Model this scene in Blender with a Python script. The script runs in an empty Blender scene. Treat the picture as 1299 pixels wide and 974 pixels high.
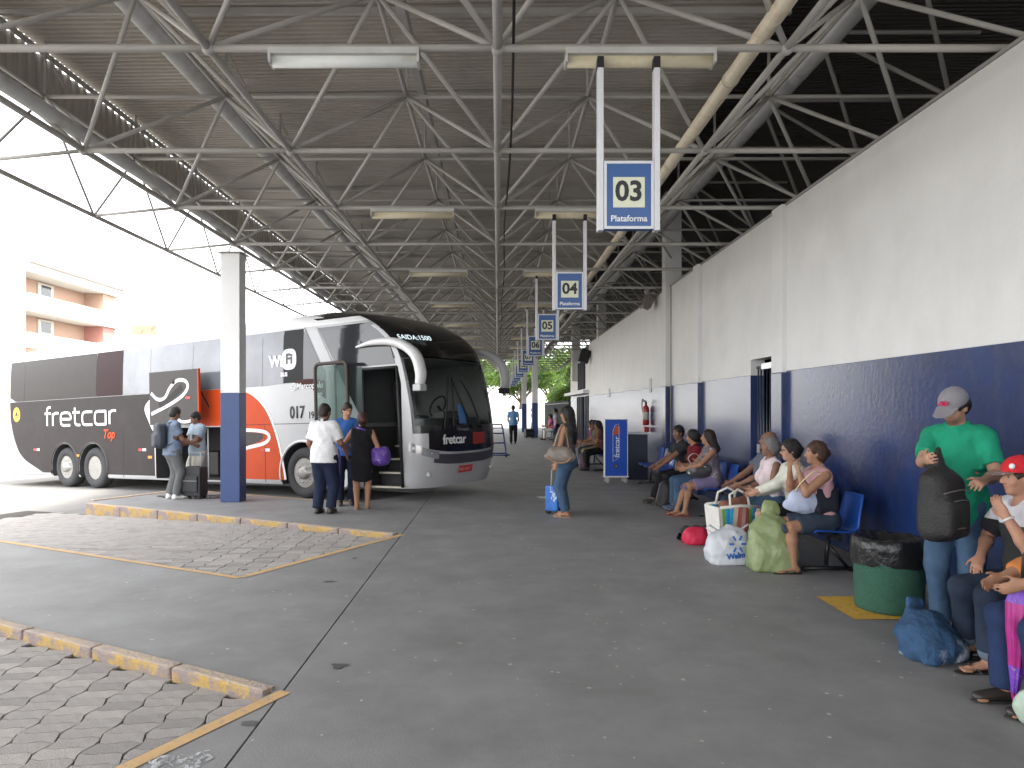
import bpy, bmesh, math, random
import numpy as np
from mathutils import Vector, Matrix, noise
R = math.radians
random.seed(7)
rng = np.random.RandomState(7)
scene = bpy.context.scene
COL = scene.collection

# ------------------------------------------------------------------ camera, sky, sun, exposure
CAMH = 1.68
cam_d = bpy.data.cameras.new('camera')
cam = bpy.data.objects.new('camera', cam_d); COL.objects.link(cam)
cam.location = (0, 0, CAMH)
cam.rotation_euler = (R(90), 0, 0)
cam_d.sensor_width = 36.0
cam_d.lens = 920 / 1299 * 36.0
cam_d.shift_x = 18.5 / 1299
cam_d.shift_y = 30.0 / 1299
cam_d.clip_start = 0.05
cam_d.clip_end = 2000
scene.camera = cam

world = bpy.data.worlds.new('World'); scene.world = world
world.use_nodes = True
wn = world.node_tree.nodes; wl = world.node_tree.links
for n in list(wn): wn.remove(n)
sky = wn.new('ShaderNodeTexSky'); sky.sky_type = 'NISHITA'; sky.sun_disc = False
SUN_EL, SUN_AZ = R(62), R(115)          # azimuth clockwise from +Y: the veiled sun stands behind the building, to the right
sky.sun_elevation = SUN_EL; sky.sun_rotation = SUN_AZ
sky.air_density = 1.0; sky.dust_density = 1.5; sky.ozone_density = 1.0
hsv = wn.new('ShaderNodeHueSaturation'); hsv.inputs['Saturation'].default_value = 0.10   # thin overcast veil
bg = wn.new('ShaderNodeBackground'); bg.inputs['Strength'].default_value = 0.15
wo = wn.new('ShaderNodeOutputWorld')
wl.new(sky.outputs[0], hsv.inputs['Color']); wl.new(hsv.outputs[0], bg.inputs[0]); wl.new(bg.outputs[0], wo.inputs[0])

sd = bpy.data.lights.new('sun', 'SUN'); sd.energy = 1.5; sd.angle = R(12); sd.color = (1.0, 0.94, 0.86)
sun = bpy.data.objects.new('sun', sd); COL.objects.link(sun)
_v = Vector((math.sin(SUN_AZ) * math.cos(SUN_EL), math.cos(SUN_AZ) * math.cos(SUN_EL), math.sin(SUN_EL)))
sun.rotation_euler = (-_v).to_track_quat('-Z', 'Y').to_euler()
sun.location = (-20, 10, 30)
scene.view_settings.view_transform = 'Standard'
scene.view_settings.look = 'None'
scene.view_settings.gamma = 1.0
scene.view_settings.exposure = 2.88
scene.cycles.max_bounces = 8
scene.cycles.diffuse_bounces = 5
scene.cycles.glossy_bounces = 4
scene.cycles.transparent_max_bounces = 12
scene.cycles.use_denoising = True

# ------------------------------------------------------------------ materials
MATS = {}
def mat(name, col=(.5, .5, .5), rough=.6, metal=0., var=.12, vscale=4., bump=0., bscale=40., spec=.5, dirt=None, dscale=1.2, dthr=(.5, .7), coat=0., trans=0., alpha=1., emit=None, estr=0., attr=None, sss=0., streak=None):
    """procedural material: base colour with noise variation, optional dirt patches of another colour, bump"""
    if name in MATS: return MATS[name]
    m = bpy.data.materials.new(name); m.use_nodes = True
    nt = m.node_tree; N = nt.nodes; L = nt.links
    b = N['Principled BSDF']
    b.inputs['Roughness'].default_value = rough
    b.inputs['Metallic'].default_value = metal
    b.inputs['Specular IOR Level'].default_value = spec
    b.inputs['Coat Weight'].default_value = coat
    b.inputs['Coat Roughness'].default_value = .08
    b.inputs['Transmission Weight'].default_value = trans
    b.inputs['Alpha'].default_value = alpha
    tc = N.new('ShaderNodeTexCoord')
    src = None
    if attr:
        a = N.new('ShaderNodeAttribute'); a.attribute_name = attr; src = a.outputs['Color']
    else:
        rgb = N.new('ShaderNodeRGB'); rgb.outputs[0].default_value = (*col, 1); src = rgb.outputs[0]
    if var > 0:
        nz = N.new('ShaderNodeTexNoise'); nz.inputs['Scale'].default_value = vscale; nz.inputs['Detail'].default_value = 6
        nz.inputs['Roughness'].default_value = .65
        L.new(tc.outputs['Object'], nz.inputs['Vector'])
        mr = N.new('ShaderNodeMapRange'); mr.inputs[1].default_value = .25; mr.inputs[2].default_value = .75
        mr.inputs[3].default_value = 1 - var; mr.inputs[4].default_value = 1 + var
        L.new(nz.outputs['Fac'], mr.inputs[0])
        mx = N.new('ShaderNodeMix'); mx.data_type = 'RGBA'; mx.blend_type = 'MULTIPLY'; mx.inputs[0].default_value = 1
        L.new(src, mx.inputs[6]); L.new(mr.outputs[0], mx.inputs[7]); src = mx.outputs[2]
    if dirt:
        nz = N.new('ShaderNodeTexNoise'); nz.inputs['Scale'].default_value = dscale; nz.inputs['Detail'].default_value = 8
        nz.inputs['Roughness'].default_value = .7
        L.new(tc.outputs['Object'], nz.inputs['Vector'])
        mr = N.new('ShaderNodeMapRange'); mr.inputs[1].default_value = dthr[0]; mr.inputs[2].default_value = dthr[1]
        L.new(nz.outputs['Fac'], mr.inputs[0])
        mx = N.new('ShaderNodeMix'); mx.data_type = 'RGBA'
        L.new(mr.outputs[0], mx.inputs[0]); L.new(src, mx.inputs[6]); mx.inputs[7].default_value = (*dirt, 1); src = mx.outputs[2]
    if streak:      # rain streaks and scuffs drawn out along z: (colour, strength, scale, stretch)
        mp = N.new('ShaderNodeMapping'); mp.inputs['Scale'].default_value = (streak[2], streak[2], streak[2] * streak[3]); L.new(tc.outputs['Object'], mp.inputs['Vector'])
        nz = N.new('ShaderNodeTexNoise'); nz.inputs['Scale'].default_value = 1.; nz.inputs['Detail'].default_value = 7; nz.inputs['Roughness'].default_value = .7; L.new(mp.outputs[0], nz.inputs['Vector'])
        mr = N.new('ShaderNodeMapRange'); mr.inputs[1].default_value = .5; mr.inputs[2].default_value = .8; mr.inputs[4].default_value = streak[1]; L.new(nz.outputs['Fac'], mr.inputs[0])
        mx = N.new('ShaderNodeMix'); mx.data_type = 'RGBA'; L.new(mr.outputs[0], mx.inputs[0]); L.new(src, mx.inputs[6]); mx.inputs[7].default_value = (*streak[0], 1); src = mx.outputs[2]
    L.new(src, b.inputs['Base Color'])
    if bump > 0:
        nz = N.new('ShaderNodeTexNoise'); nz.inputs['Scale'].default_value = bscale; nz.inputs['Detail'].default_value = 5
        L.new(tc.outputs['Object'], nz.inputs['Vector'])
        bp = N.new('ShaderNodeBump'); bp.inputs['Strength'].default_value = bump; bp.inputs['Distance'].default_value = .02
        L.new(nz.outputs['Fac'], bp.inputs['Height']); L.new(bp.outputs[0], b.inputs['Normal'])
    if emit:
        b.inputs['Emission Color'].default_value = (*emit, 1); b.inputs['Emission Strength'].default_value = estr
    if sss > 0:
        b.inputs['Subsurface Weight'].default_value = sss; b.inputs['Subsurface Radius'].default_value = (.012, .005, .003)
    MATS[name] = m
    return m

# ------------------------------------------------------------------ object helpers
def tag(o, label=None, cat=None, group=None, kind=None):
    if label: o['label'] = label
    if cat: o['category'] = cat
    if group: o['group'] = group
    if kind: o['kind'] = kind
    return o

def empty(name, loc=(0, 0, 0), rz=0., label=None, cat=None, group=None, parent=None):
    o = bpy.data.objects.new(name, None); COL.objects.link(o)
    o.location = loc; o.rotation_euler = (0, 0, rz); o.empty_display_size = .1
    if parent: o.parent = parent
    return tag(o, label, cat, group)

def obj(name, me, m=None, parent=None, smooth=False, loc=None, rot=None):
    if isinstance(me, bmesh.types.BMesh):
        bm = me; me = bpy.data.meshes.new(name); bm.to_mesh(me); bm.free()
    if m is not None:
        ms = m if isinstance(m, (list, tuple)) else [m]
        if not me.materials:
            for k in ms: me.materials.append(k)
    if smooth:
        me.polygons.foreach_set('use_smooth', [True] * len(me.polygons))
    o = bpy.data.objects.new(name, me); COL.objects.link(o)
    if parent: o.parent = parent
    if loc is not None: o.location = loc
    if rot is not None: o.rotation_euler = rot
    return o

def pydata(name, v, f, m=None, parent=None, smooth=False, **k):
    me = bpy.data.meshes.new(name); me.from_pydata([tuple(x) for x in v], [], [tuple(x) for x in f]); me.update()
    return obj(name, me, m, parent, smooth, **k)

def add_box(bm, c, s, rot=None, bev=0., mi=0):
    """box centred at c with full sizes s, optional rotation matrix, bevelled edges"""
    r = bmesh.ops.create_cube(bm, size=1.)
    vs = r['verts']
    bmesh.ops.scale(bm, vec=Vector(s), verts=vs)
    fs = list({f for v in vs for f in v.link_faces})
    if bev > 0:
        es = list({e for v in vs for e in v.link_edges})
        rb = bmesh.ops.bevel(bm, geom=es, offset=bev, segments=2, affect='EDGES', profile=.6)
        vs = list({v for f in rb['faces'] for v in f.verts} | {v for v in vs if v.is_valid})
        fs = list({f for v in vs for f in v.link_faces})
    if rot is not None: bmesh.ops.rotate(bm, cent=(0, 0, 0), matrix=rot, verts=vs)
    bmesh.ops.translate(bm, vec=Vector(c), verts=vs)
    for f in fs: f.material_index = mi
    return vs

def box(name, c, s, m, parent=None, bev=.004, rot=None, smooth=False):
    bm = bmesh.new(); add_box(bm, (0, 0, 0), s, rot, bev)
    return obj(name, bm, m, parent, smooth, loc=c)

def add_tube(bm, a, b, r, r2=None, seg=10, mi=0, caps=True):
    a = Vector(a); b = Vector(b); d = b - a; L = d.length
    if L < 1e-6: return
    q = d.to_track_quat('Z', 'Y').to_matrix().to_4x4()
    mt = Matrix.Translation((a + b) / 2) @ q
    rr = bmesh.ops.create_cone(bm, cap_ends=caps, segments=seg, radius1=r, radius2=r if r2 is None else r2, depth=L, matrix=mt)
    for v in rr['verts']:
        for f in v.link_faces: f.material_index = mi; f.smooth = True

def tube(name, pts, r, m, parent=None, seg=10):
    """a swept round bar through pts"""
    bm = bmesh.new(); sweep(bm, pts, r, seg)
    return obj(name, bm, m, parent)

def sweep(bm, pts, r, seg=8, closed=False, mi=0, sx=1., sy=1.):
    pts = [Vector(p) for p in pts]; n = len(pts); rings = []
    prev = None
    for i, p in enumerate(pts):
        if closed: t = pts[(i + 1) % n] - pts[i - 1]
        else: t = pts[min(i + 1, n - 1)] - pts[max(i - 1, 0)]
        t.normalize()
        if prev is None:
            u = t.orthogonal().normalized() if abs(t.z) > .95 else Vector((0, 0, 1)).cross(t).normalized()
        else:
            u = (prev - t * prev.dot(t)).normalized()
        prev = u; w = t.cross(u)
        ri = r[i] if isinstance(r, (list, tuple)) else r
        rings.append([bm.verts.new(p + (u * math.cos(2 * math.pi * k / seg) * sx + w * math.sin(2 * math.pi * k / seg) * sy) * ri) for k in range(seg)])
    m_ = n if closed else n - 1
    for i in range(m_):
        A, B = rings[i], rings[(i + 1) % n]
        for k in range(seg):
            f = bm.faces.new((A[k], A[(k + 1) % seg], B[(k + 1) % seg], B[k])); f.smooth = True; f.material_index = mi
    if not closed:
        f = bm.faces.new(rings[0][::-1]); f.material_index = mi
        f = bm.faces.new(rings[-1]); f.material_index = mi

def lathe(bm, prof, seg=24, c=(0, 0, 0), mi=0, rot=None):
    """prof: list of (r, z)"""
    rings = []; vs = []
    for r, z in prof:
        ring = [bm.verts.new((r * math.cos(2 * math.pi * k / seg), r * math.sin(2 * math.pi * k / seg), z)) for k in range(seg)]
        rings.append(ring); vs += ring
    for A, B in zip(rings, rings[1:]):
        for k in range(seg):
            f = bm.faces.new((A[k], A[(k + 1) % seg], B[(k + 1) % seg], B[k])); f.smooth = True; f.material_index = mi
    if prof[0][0] > 1e-4: bm.faces.new(rings[0][::-1]).material_index = mi
    if prof[-1][0] > 1e-4: bm.faces.new(rings[-1]).material_index = mi
    if rot is not None: bmesh.ops.rotate(bm, cent=(0, 0, 0), matrix=rot, verts=vs)
    bmesh.ops.translate(bm, vec=Vector(c), verts=vs)

def prism(name, poly, z0, z1, m, parent=None, bev=0.):
    """polygon (list of xy) extruded from z0 to z1"""
    bm = bmesh.new()
    vs = [bm.verts.new((x, y, z1)) for x, y in poly]
    f = bm.faces.new(vs)
    if f.calc_area() and f.normal.z < 0: bmesh.ops.reverse_faces(bm, faces=[f])
    f.normal_update()
    if f.normal.z < 0: f.normal_flip()
    r = bmesh.ops.extrude_face_region(bm, geom=[f])
    nv = [g for g in r['geom'] if isinstance(g, bmesh.types.BMVert)]
    bmesh.ops.translate(bm, vec=(0, 0, z0 - z1), verts=nv)
    bmesh.ops.recalc_face_normals(bm, faces=bm.faces)
    if bev > 0:
        es = [e for e in bm.edges if all(abs(v.co.z - z1) < 1e-5 for v in e.verts)]
        bmesh.ops.bevel(bm, geom=es, offset=bev, segments=2, affect='EDGES')
    bmesh.ops.triangulate(bm, faces=[f for f in bm.faces if len(f.verts) > 4])
    return obj(name, bm, m, parent)

def text(name, s, size, m, parent=None, loc=(0, 0, 0), rot=(0, 0, 0), mtx=None, ext=.002, align='CENTER', offset=0., shear=0., sx=1.):
    cu = bpy.data.curves.new(name, 'FONT'); cu.body = s; cu.size = size; cu.extrude = ext; cu.align_x = align; cu.align_y = 'CENTER'
    cu.offset = offset; cu.shear = shear; cu.resolution_u = 3
    t = bpy.data.objects.new(name, cu); COL.objects.link(t)
    me = bpy.data.meshes.new_from_object(t)
    bpy.data.objects.remove(t)
    me.materials.clear(); me.materials.append(m)
    if sx != 1.: me.transform(Matrix.Diagonal((sx, 1, 1, 1)))
    o = bpy.data.objects.new(name, me); COL.objects.link(o)
    if parent: o.parent = parent
    if mtx is not None: o.matrix_local = mtx
    else: o.location = loc; o.rotation_euler = rot
    return o

def frame_mtx(o, xd, yd):
    """matrix whose local x, y point along xd, yd, at origin o"""
    xd = Vector(xd).normalized(); yd = Vector(yd).normalized(); zd = xd.cross(yd)
    m = Matrix((xd, yd, zd)).transposed().to_4x4(); m.translation = Vector(o); return m

def copy_tree(o, parent=None):
    c = o.copy(); COL.objects.link(c)
    if parent is not None: c.parent = parent
    for ch in o.children: copy_tree(ch, c)
    return c

def px(x, y, d):
    return Vector(((x - 631) * d / 920, d, CAMH + (517 - y) * d / 920))

def many_tubes(name, lst, m, parent=None, seg=6, loc=None):
    """many straight round bars (a, b, r) in one mesh, built as arrays"""
    v = []; f = []
    cs = [(math.cos(2 * math.pi * k / seg), math.sin(2 * math.pi * k / seg)) for k in range(seg)]
    for a, b, r in lst:
        a = Vector(a); b = Vector(b); t = (b - a).normalized(); u = t.orthogonal().normalized(); w = t.cross(u); n0 = len(v)
        for p in (a, b):
            for c, s_ in cs: v.append(p + (u * c + w * s_) * r)
        for k in range(seg): f.append((n0 + k, n0 + (k + 1) % seg, n0 + seg + (k + 1) % seg, n0 + seg + k))
    return pydata(name, v, f, m, parent, True, loc=loc)
# ================================================================== SETTING
M_CONC = mat('dark concrete', (.25, .247, .245), .62, var=.12, vscale=2.2, bump=.12, bscale=90, dirt=(.185, .181, .178), dscale=1.3, dthr=(.42, .7))
M_ROAD = mat('road concrete', (.20, .192, .182), .8, var=.15, vscale=1.5, bump=.3, bscale=50, dirt=(.15, .145, .138), dscale=.5)
M_PAVE = mat('paver concrete', (.25, .24, .235), .85, var=.2, vscale=5, bump=.5, bscale=70, dirt=(.16, .15, .145), dscale=2)
M_JOINT = mat('joint dirt', (.05, .046, .042), .95, var=.3, vscale=20)
M_KERB = mat('worn yellow kerb', (.50, .385, .26), .78, var=.14, vscale=6, bump=.6, bscale=50, dirt=(.38, .315, .285), dscale=8, dthr=(.4, .6))
M_KFACE = mat('yellow kerb face', (.42, .27, .07), .78, var=.22, vscale=8, bump=.6, bscale=50, dirt=(.24, .19, .175), dscale=6, dthr=(.42, .56))
M_YEL = mat('yellow floor paint', (.62, .36, .05), .7, var=.12, vscale=9, dirt=(.25, .19, .12), dscale=14, dthr=(.55, .68))

# (u, n) frame of the slanted bays: u points out of the bus nose, n across the bays
UX, UY = .883, -.469
NX, NY = .469, .883
def UN(u, n): return (UX * u + NX * n, UY * u + NY * n)
def road_z(x):
    return -.10 if x > -3.8 else (-.10 - .036 * (-3.8 - x) if x > -15 else -.10 - .036 * 11.2)

# road: one sheet out to the horizon, falling away from the platform
bm = bmesh.new()
xs = [-900, -300, -100, -40, -15, -12, -9, -6, -3.8, 0, 3, 20, 100, 900]; ys = [-300, -40, -10, 0, 5, 10, 15, 20, 30, 60, 120, 400, 1500]
g = [[bm.verts.new((x, y, road_z(x))) for x in xs] for y in ys]
for j in range(len(ys) - 1):
    for i in range(len(xs) - 1): bm.faces.new((g[j][i], g[j][i + 1], g[j + 1][i + 1], g[j + 1][i]))
road = tag(obj('road', bm, M_ROAD), kind='structure')

# platform: the sawtooth strip with fingers between the bays, and the concourse behind a joint line
JX = -1.27
bays = []   # (n_lo, n_hi, u_nose)
for i in range(-2, 11):
    yc = 4.29 + 5.3 * i
    n_hi = NX * (JX - .05) + NY * yc; u = UX * (JX - .05) + UY * yc
    bays.append([n_hi - 2.68, n_hi, u])
bays[4][0], bays[4][1] = 10.15, 12.56
def finger_tip(i): return bays[i][2] - 6.9
poly = []
for i, (lo, hi, u) in enumerate(bays):
    poly.append(UN(u, lo)); poly.append(UN(u, hi))
    if i + 1 < len(bays):
        t = finger_tip(i); lo2 = bays[i + 1][0]
        for a in range(0, 5):     # rounded finger end
            th = a / 4 * math.pi / 2
            poly.append(UN(t + .3 - .3 * math.sin(th), hi + .3 - .3 * math.cos(th)))
        for a in range(0, 5):
            th = a / 4 * math.pi / 2
            poly.append(UN(t + .3 - .3 * math.cos(th), lo2 - .3 + .3 * math.sin(th)))
yl0 = -6.31; yl1 = 4.29 + 5.3 * 10
poly = poly + [(JX - .006, yl1 + .01), (JX - .006, poly[0][1])]
prism('platform_edge', poly, -.9, 0, M_CONC)
plat = bpy.data.objects['platform_edge']; tag(plat, kind='structure')
conc = prism('platform', [(JX + .006, -12), (14, -12), (14, 62), (JX + .006, 62)], -.9, .0, M_CONC); tag(conc, kind='structure')
box('joint_filler', (JX, 25, -.05), (.03, 74, .07), M_JOINT, parent=conc, bev=0)

# kerb stones along the far side of bay 1 and bay 2, and painted lines round the bays
def kerb_run(name, a, b, w, L, h0, h1, label=None):
    a = Vector((*a, 0)); b = Vector((*b, 0)); d = (b - a); tot = d.length; d.normalize(); side = Vector((-d.y, d.x, 0))
    root = empty(name, (0, 0, 0)); root['kind'] = 'structure'
    n = max(1, round(tot / L)); step = tot / n
    ang = math.atan2(d.y, d.x)
    for k in range(n):
        c = a + d * (step * (k + .5))
        bm = bmesh.new(); add_box(bm, (0, 0, 0), (step - .014, w, h1 - h0), None, .022)
        for v in bm.verts:
            v.co += Vector(noise.noise_vector(v.co * 9 + Vector((k * 3.1, 0, 0)))) * .006
        bm.normal_update()
        for f in bm.faces:
            if f.normal.z < .55: f.material_index = 1
        o = obj('kerb_stone', bm, [M_KERB, M_KFACE], root, loc=(c.x, c.y, (h0 + h1) / 2)); o.rotation_euler = (R(random.uniform(-.6, .6)), 0, ang + R(random.uniform(-.25, .25)))
    return root
lo1, hi1, u1 = bays[2]; lo2, hi2, u2 = bays[3]; lo3, hi3, u3 = bays[4]
kw = .105
kerb_run('kerb', UN(u1 - .02, hi1 + kw / 2 - .06), UN(finger_tip(2) + .3, hi1 + kw / 2 - .06), kw, .82, -.16, .022)
kerb_run('kerb', UN(u2 - .02, hi2 + kw / 2 - .06), UN(finger_tip(3) + .3, hi2 + kw / 2 - .06), kw, .9, -.28, .02)
kerb_run('kerb', UN(finger_tip(3) - .02, hi2 + .25), UN(finger_tip(3) - .02, lo3 - .3), .12, .8, -.4, .018)
def strip(name, pts, w, z, m, parent=None):
    """flat painted line along pts"""
    bm = bmesh.new(); P = [Vector((*p, 0)) for p in pts]; Lf = []; Rt = []
    for i, p in enumerate(P):
        t = (P[min(i + 1, len(P) - 1)] - P[max(i - 1, 0)]).normalized(); s = Vector((-t.y, t.x, 0)) * w / 2
        Lf.append(bm.verts.new((p.x + s.x, p.y + s.y, z))); Rt.append(bm.verts.new((p.x - s.x, p.y - s.y, z)))
    for i in range(len(P) - 1): bm.faces.new((Lf[i], Rt[i], Rt[i + 1], Lf[i + 1]))
    bmesh.ops.recalc_face_normals(bm, faces=bm.faces)
    return obj(name, bm, m, parent)
M_LINE = mat('worn orange line paint', (.60, .38, .17), .75, var=.15, vscale=7, dirt=(.3, .27, .24), dscale=11, dthr=(.55, .66))
for k, (lo, hi, u) in enumerate((bays[2], bays[3])):
    s = strip('nose_line', [UN(u + .06, lo - .02), UN(u + .06, hi + .03)], .085, .004, M_LINE); s['kind'] = 'structure'
    s = strip('bay_line', [UN(u + .06, lo - .05), UN(u - 7.2, lo - .05)], .07, .004, M_LINE); s['kind'] = 'structure'
s = strip('kerb_line', [UN(u3 + .1, lo3 - .06), UN(finger_tip(3) + .3, lo3 - .06)], .06, .004, M_LINE); s['kind'] = 'structure'

# interlocking pavers in bays 1 and 2
def paver_poly(shift):
    Lx, W, a = .228, .116, .019
    pts = []
    def xb(y): # wavy column border, period 2W
        t = (y / (2 * W)) % 1.0
        return a * (4 * abs(t - .5) - 1)
    g_ = .005
    ys_ = [0, W * .28, W * .72, W]
    bot = [(x, -.013 * math.sin(2 * math.pi * (x / Lx))) for x in (Lx * .25, Lx * .75)]
    pts.append((xb(shift) + g_, g_)); pts += [(x, y + g_) for x, y in bot]; pts.append((Lx + xb(shift) - g_, g_))
    for y in ys_[1:3]: pts.append((Lx + xb(shift + y) - g_, y))
    pts.append((Lx + xb(shift + W) - g_, W - g_)); pts += [(x, W + y - g_) for x, y in reversed(bot)]; pts.append((xb(shift + W) + g_, W - g_))
    for y in reversed(ys_[1:3]): pts.append((xb(shift + y) + g_, y))
    return pts
def paver_mesh(shift, k):
    bm = bmesh.new()
    vs = [bm.verts.new((x, y, 0)) for x, y in paver_poly(shift)]
    f = bm.faces.new(vs)
    r = bmesh.ops.extrude_face_region(bm, geom=[f]); nv = [v for v in r['geom'] if isinstance(v, bmesh.types.BMVert)]
    bmesh.ops.translate(bm, vec=(0, 0, -.03), verts=nv)
    bmesh.ops.recalc_face_normals(bm, faces=bm.faces)
    if bm.faces[0].normal.z < 0 and False: pass
    me = bpy.data.meshes.new('paver'); bm.to_mesh(me); bm.free(); me.materials.append(PM[k]); return me
PM = [mat('paver grey %s' % n, c, .85, var=.16, vscale=8, bump=.5, bscale=80, dirt=(.24, .22, .205), dscale=5, dthr=(.5, .75)) for n, c in (('mid', (.36, .335, .315)), ('light', (.42, .39, .365)), ('dark', (.30, .28, .265)))]
PMESH = {(s, k): paver_mesh(s * .058, k) for s in range(4) for k in range(3)}
def in_bay(x, y, lo, hi, u, m=.03):
    uu = UX * x + UY * y; nn = NX * x + NY * y
    return lo - .03 + m < nn < hi - .05 and uu < u + .03 and uu > u - 7.6
cand = []
for (lo, hi, u), nm in ((bays[2], 1), (bays[3], 2)):
    for ci in range(-58, 0):
        x0 = JX + ci * .228 + .1
        for ri in range(0, 125):
            y0 = 1.2 + ri * .116 + (.058 if ci % 2 else 0)
            cx, cy = x0 + .114, y0 + .058
            if not in_bay(cx, cy, lo, hi, u): continue
            if cy < .5: continue
            pxx = 631 + cx * 920 / cy
            pyy = 517 + 920 * (CAMH - road_z(cx)) / cy
            out = pxx < -90 or pyy > 1060
            cand.append((cy + (100 if out else 0), x0, y0, (ri % 2) * 2 + (1 if ci % 2 else 0), nm))
cand.sort()
paving = {1: empty('paving'), 2: empty('paving')}
for k in paving: paving[k]['kind'] = 'structure'
rest = []
for idx, (cy, x0, y0, ri, nm) in enumerate(cand):
    k = random.choice((0, 0, 0, 1, 2)); s = ri
    z = road_z(x0) + .046 + random.uniform(-.0015, .0015)
    if idx < 560 and cy < 90 and (nm == 1 or idx < 300):
        o = bpy.data.objects.new('paver', PMESH[(s, k)]); COL.objects.link(o); o.parent = paving[nm]
        o.location = (x0, y0, z); o.rotation_euler = (R(random.uniform(-.35, .35)), R(random.uniform(-.3, .3)), 0)
    else: rest.append((x0, y0, z, s, nm))
for bay_k in (1, 2):
    v = []; f = []
    for x0, y0, z, s, nm in rest:
        if nm != bay_k: continue
        P_ = paver_poly(s * .058); n0 = len(v); n = len(P_)
        v += [(x0 + x, y0 + y, z) for x, y in P_] + [(x0 + x, y0 + y, z - .02) for x, y in P_]
        f.append(list(range(n0, n0 + n))); f += [(n0 + k, n0 + n + k, n0 + n + (k + 1) % n, n0 + (k + 1) % n) for k in range(n)]
    if v: o = pydata('paver_field', v, f, PM[0], paving[bay_k]); o['kind'] = 'stuff'
for (lo, hi, u), k in ((bays[2], 1), (bays[3], 2)):   # dirt bed under the pavers
    q = [UN(u + .02, lo - .02), UN(u + .02, hi + .02), UN(u - 8.5, hi + .02), UN(u - 8.5, lo - .02)]
    bm = bmesh.new()
    # follows the falling road
    nseg = 24; L_ = []; R_ = []
    for t in range(nseg + 1):
        a = Vector(q[0]).lerp(Vector(q[3]), t / nseg); b = Vector(q[1]).lerp(Vector(q[2]), t / nseg)
        L_.append(bm.verts.new((a.x, a.y, road_z(a.x) + .030))); R_.append(bm.verts.new((b.x, b.y, road_z(b.x) + .030)))
    for t in range(nseg): bm.faces.new((L_[t], R_[t], R_[t + 1], L_[t + 1]))
    bmesh.ops.recalc_face_normals(bm, faces=bm.faces)
    if next(iter(bm.faces)).normal.z < 0: bmesh.ops.reverse_faces(bm, faces=bm.faces[:])
    obj('paver_bed', bm, M_JOINT, paving[k])

# puddles, stains and litter flecks on the platform
M_WET = mat('puddle water', (.05, .05, .05), .06, var=.0, spec=.8)
_nt = M_WET.node_tree; _tr = _nt.nodes.new('ShaderNodeBsdfTransparent'); _mx = _nt.nodes.new('ShaderNodeMixShader'); _nz = _nt.nodes.new('ShaderNodeTexNoise'); _nz.inputs['Scale'].default_value = 9; _nz.inputs['Detail'].default_value = 9; _nz.inputs['Roughness'].default_value = .75
_mr = _nt.nodes.new('ShaderNodeMapRange'); _mr.inputs[1].default_value = .46; _mr.inputs[2].default_value = .54; _nt.links.new(_nz.outputs['Fac'], _mr.inputs[0]); _nt.links.new(_mr.outputs[0], _mx.inputs[0])
_nt.links.new(_tr.outputs[0], _mx.inputs[1]); _nt.links.new(_nt.nodes['Principled BSDF'].outputs[0], _mx.inputs[2]); _nt.links.new(_mx.outputs[0], _nt.nodes['Material Output'].inputs[0])
def blob(name, cx, cy, rx, ry, z, m, seed, n=40, parent=None):
    bm = bmesh.new(); vs = []
    for k in range(n):
        t = 2 * math.pi * k / n
        rr = 1 + .6 * noise.noise(Vector((math.cos(t) * 1.3 + seed, math.sin(t) * 1.3, seed))) + .3 * noise.noise(Vector((math.cos(t) * 4 + seed, math.sin(t) * 4, seed)))
        vs.append(bm.verts.new((cx + rx * rr * math.cos(t), cy + ry * rr * math.sin(t), z)))
    c0 = bm.verts.new((cx, cy, z))
    for k in range(n): bm.faces.new((c0, vs[k], vs[(k + 1) % n]))
    o = obj(name, bm, m, parent); return o
tag(blob('puddle', -1.52, 3.36, .15, .2, .003, M_WET, 3.3), kind='structure')
tag(blob('puddle', *UN(finger_tip(3) + 1.2, lo3 - .7), .8, .3, .003, M_WET, 8.1), kind='structure')
M_STAIN = mat('oil stain', (.085, .082, .08), .55, var=.3, vscale=12)
for k, (ax, ay) in enumerate(((450, 708), (497, 683), (418, 738), (310, 723), (318, 918), (430, 845))):
    d = 920 * CAMH / (ay - 517); p = px(ax, ay, d)
    tag(blob('floor_stain', p.x, p.y, .03 + .012 * (k % 3), .035 + .012 * (k % 2), .002 + .0004 * k, M_STAIN, k * 2.7, 18), kind='structure')
bm = bmesh.new()
for k in range(420):
    x = random.uniform(-4.5, 3.0); y = random.uniform(3, 14); s = random.uniform(.005, .016); a = random.uniform(0, 6.28)
    if x < -1.4:
        uu = UX * x + UY * y; nn = NX * x + NY * y
        if any(l - .2 < nn < h + .2 and uu < u + .2 for l, h, u in bays): continue
    vs = [bm.verts.new((x + s * math.cos(a + t) * random.uniform(.6, 1.5), y + s * math.sin(a + t) * random.uniform(.6, 1.4), .0025 + .001 * random.random())) for t in (0, 1.4, 2.9, 4.5)]
    f = bm.faces.new(vs)
    if f.normal.z < 0: f.normal_flip()
o = obj('litter_flecks', bm, mat('pale fleck', (.5, .47, .42), .8, var=.3)); tag(o, kind='stuff')
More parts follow.
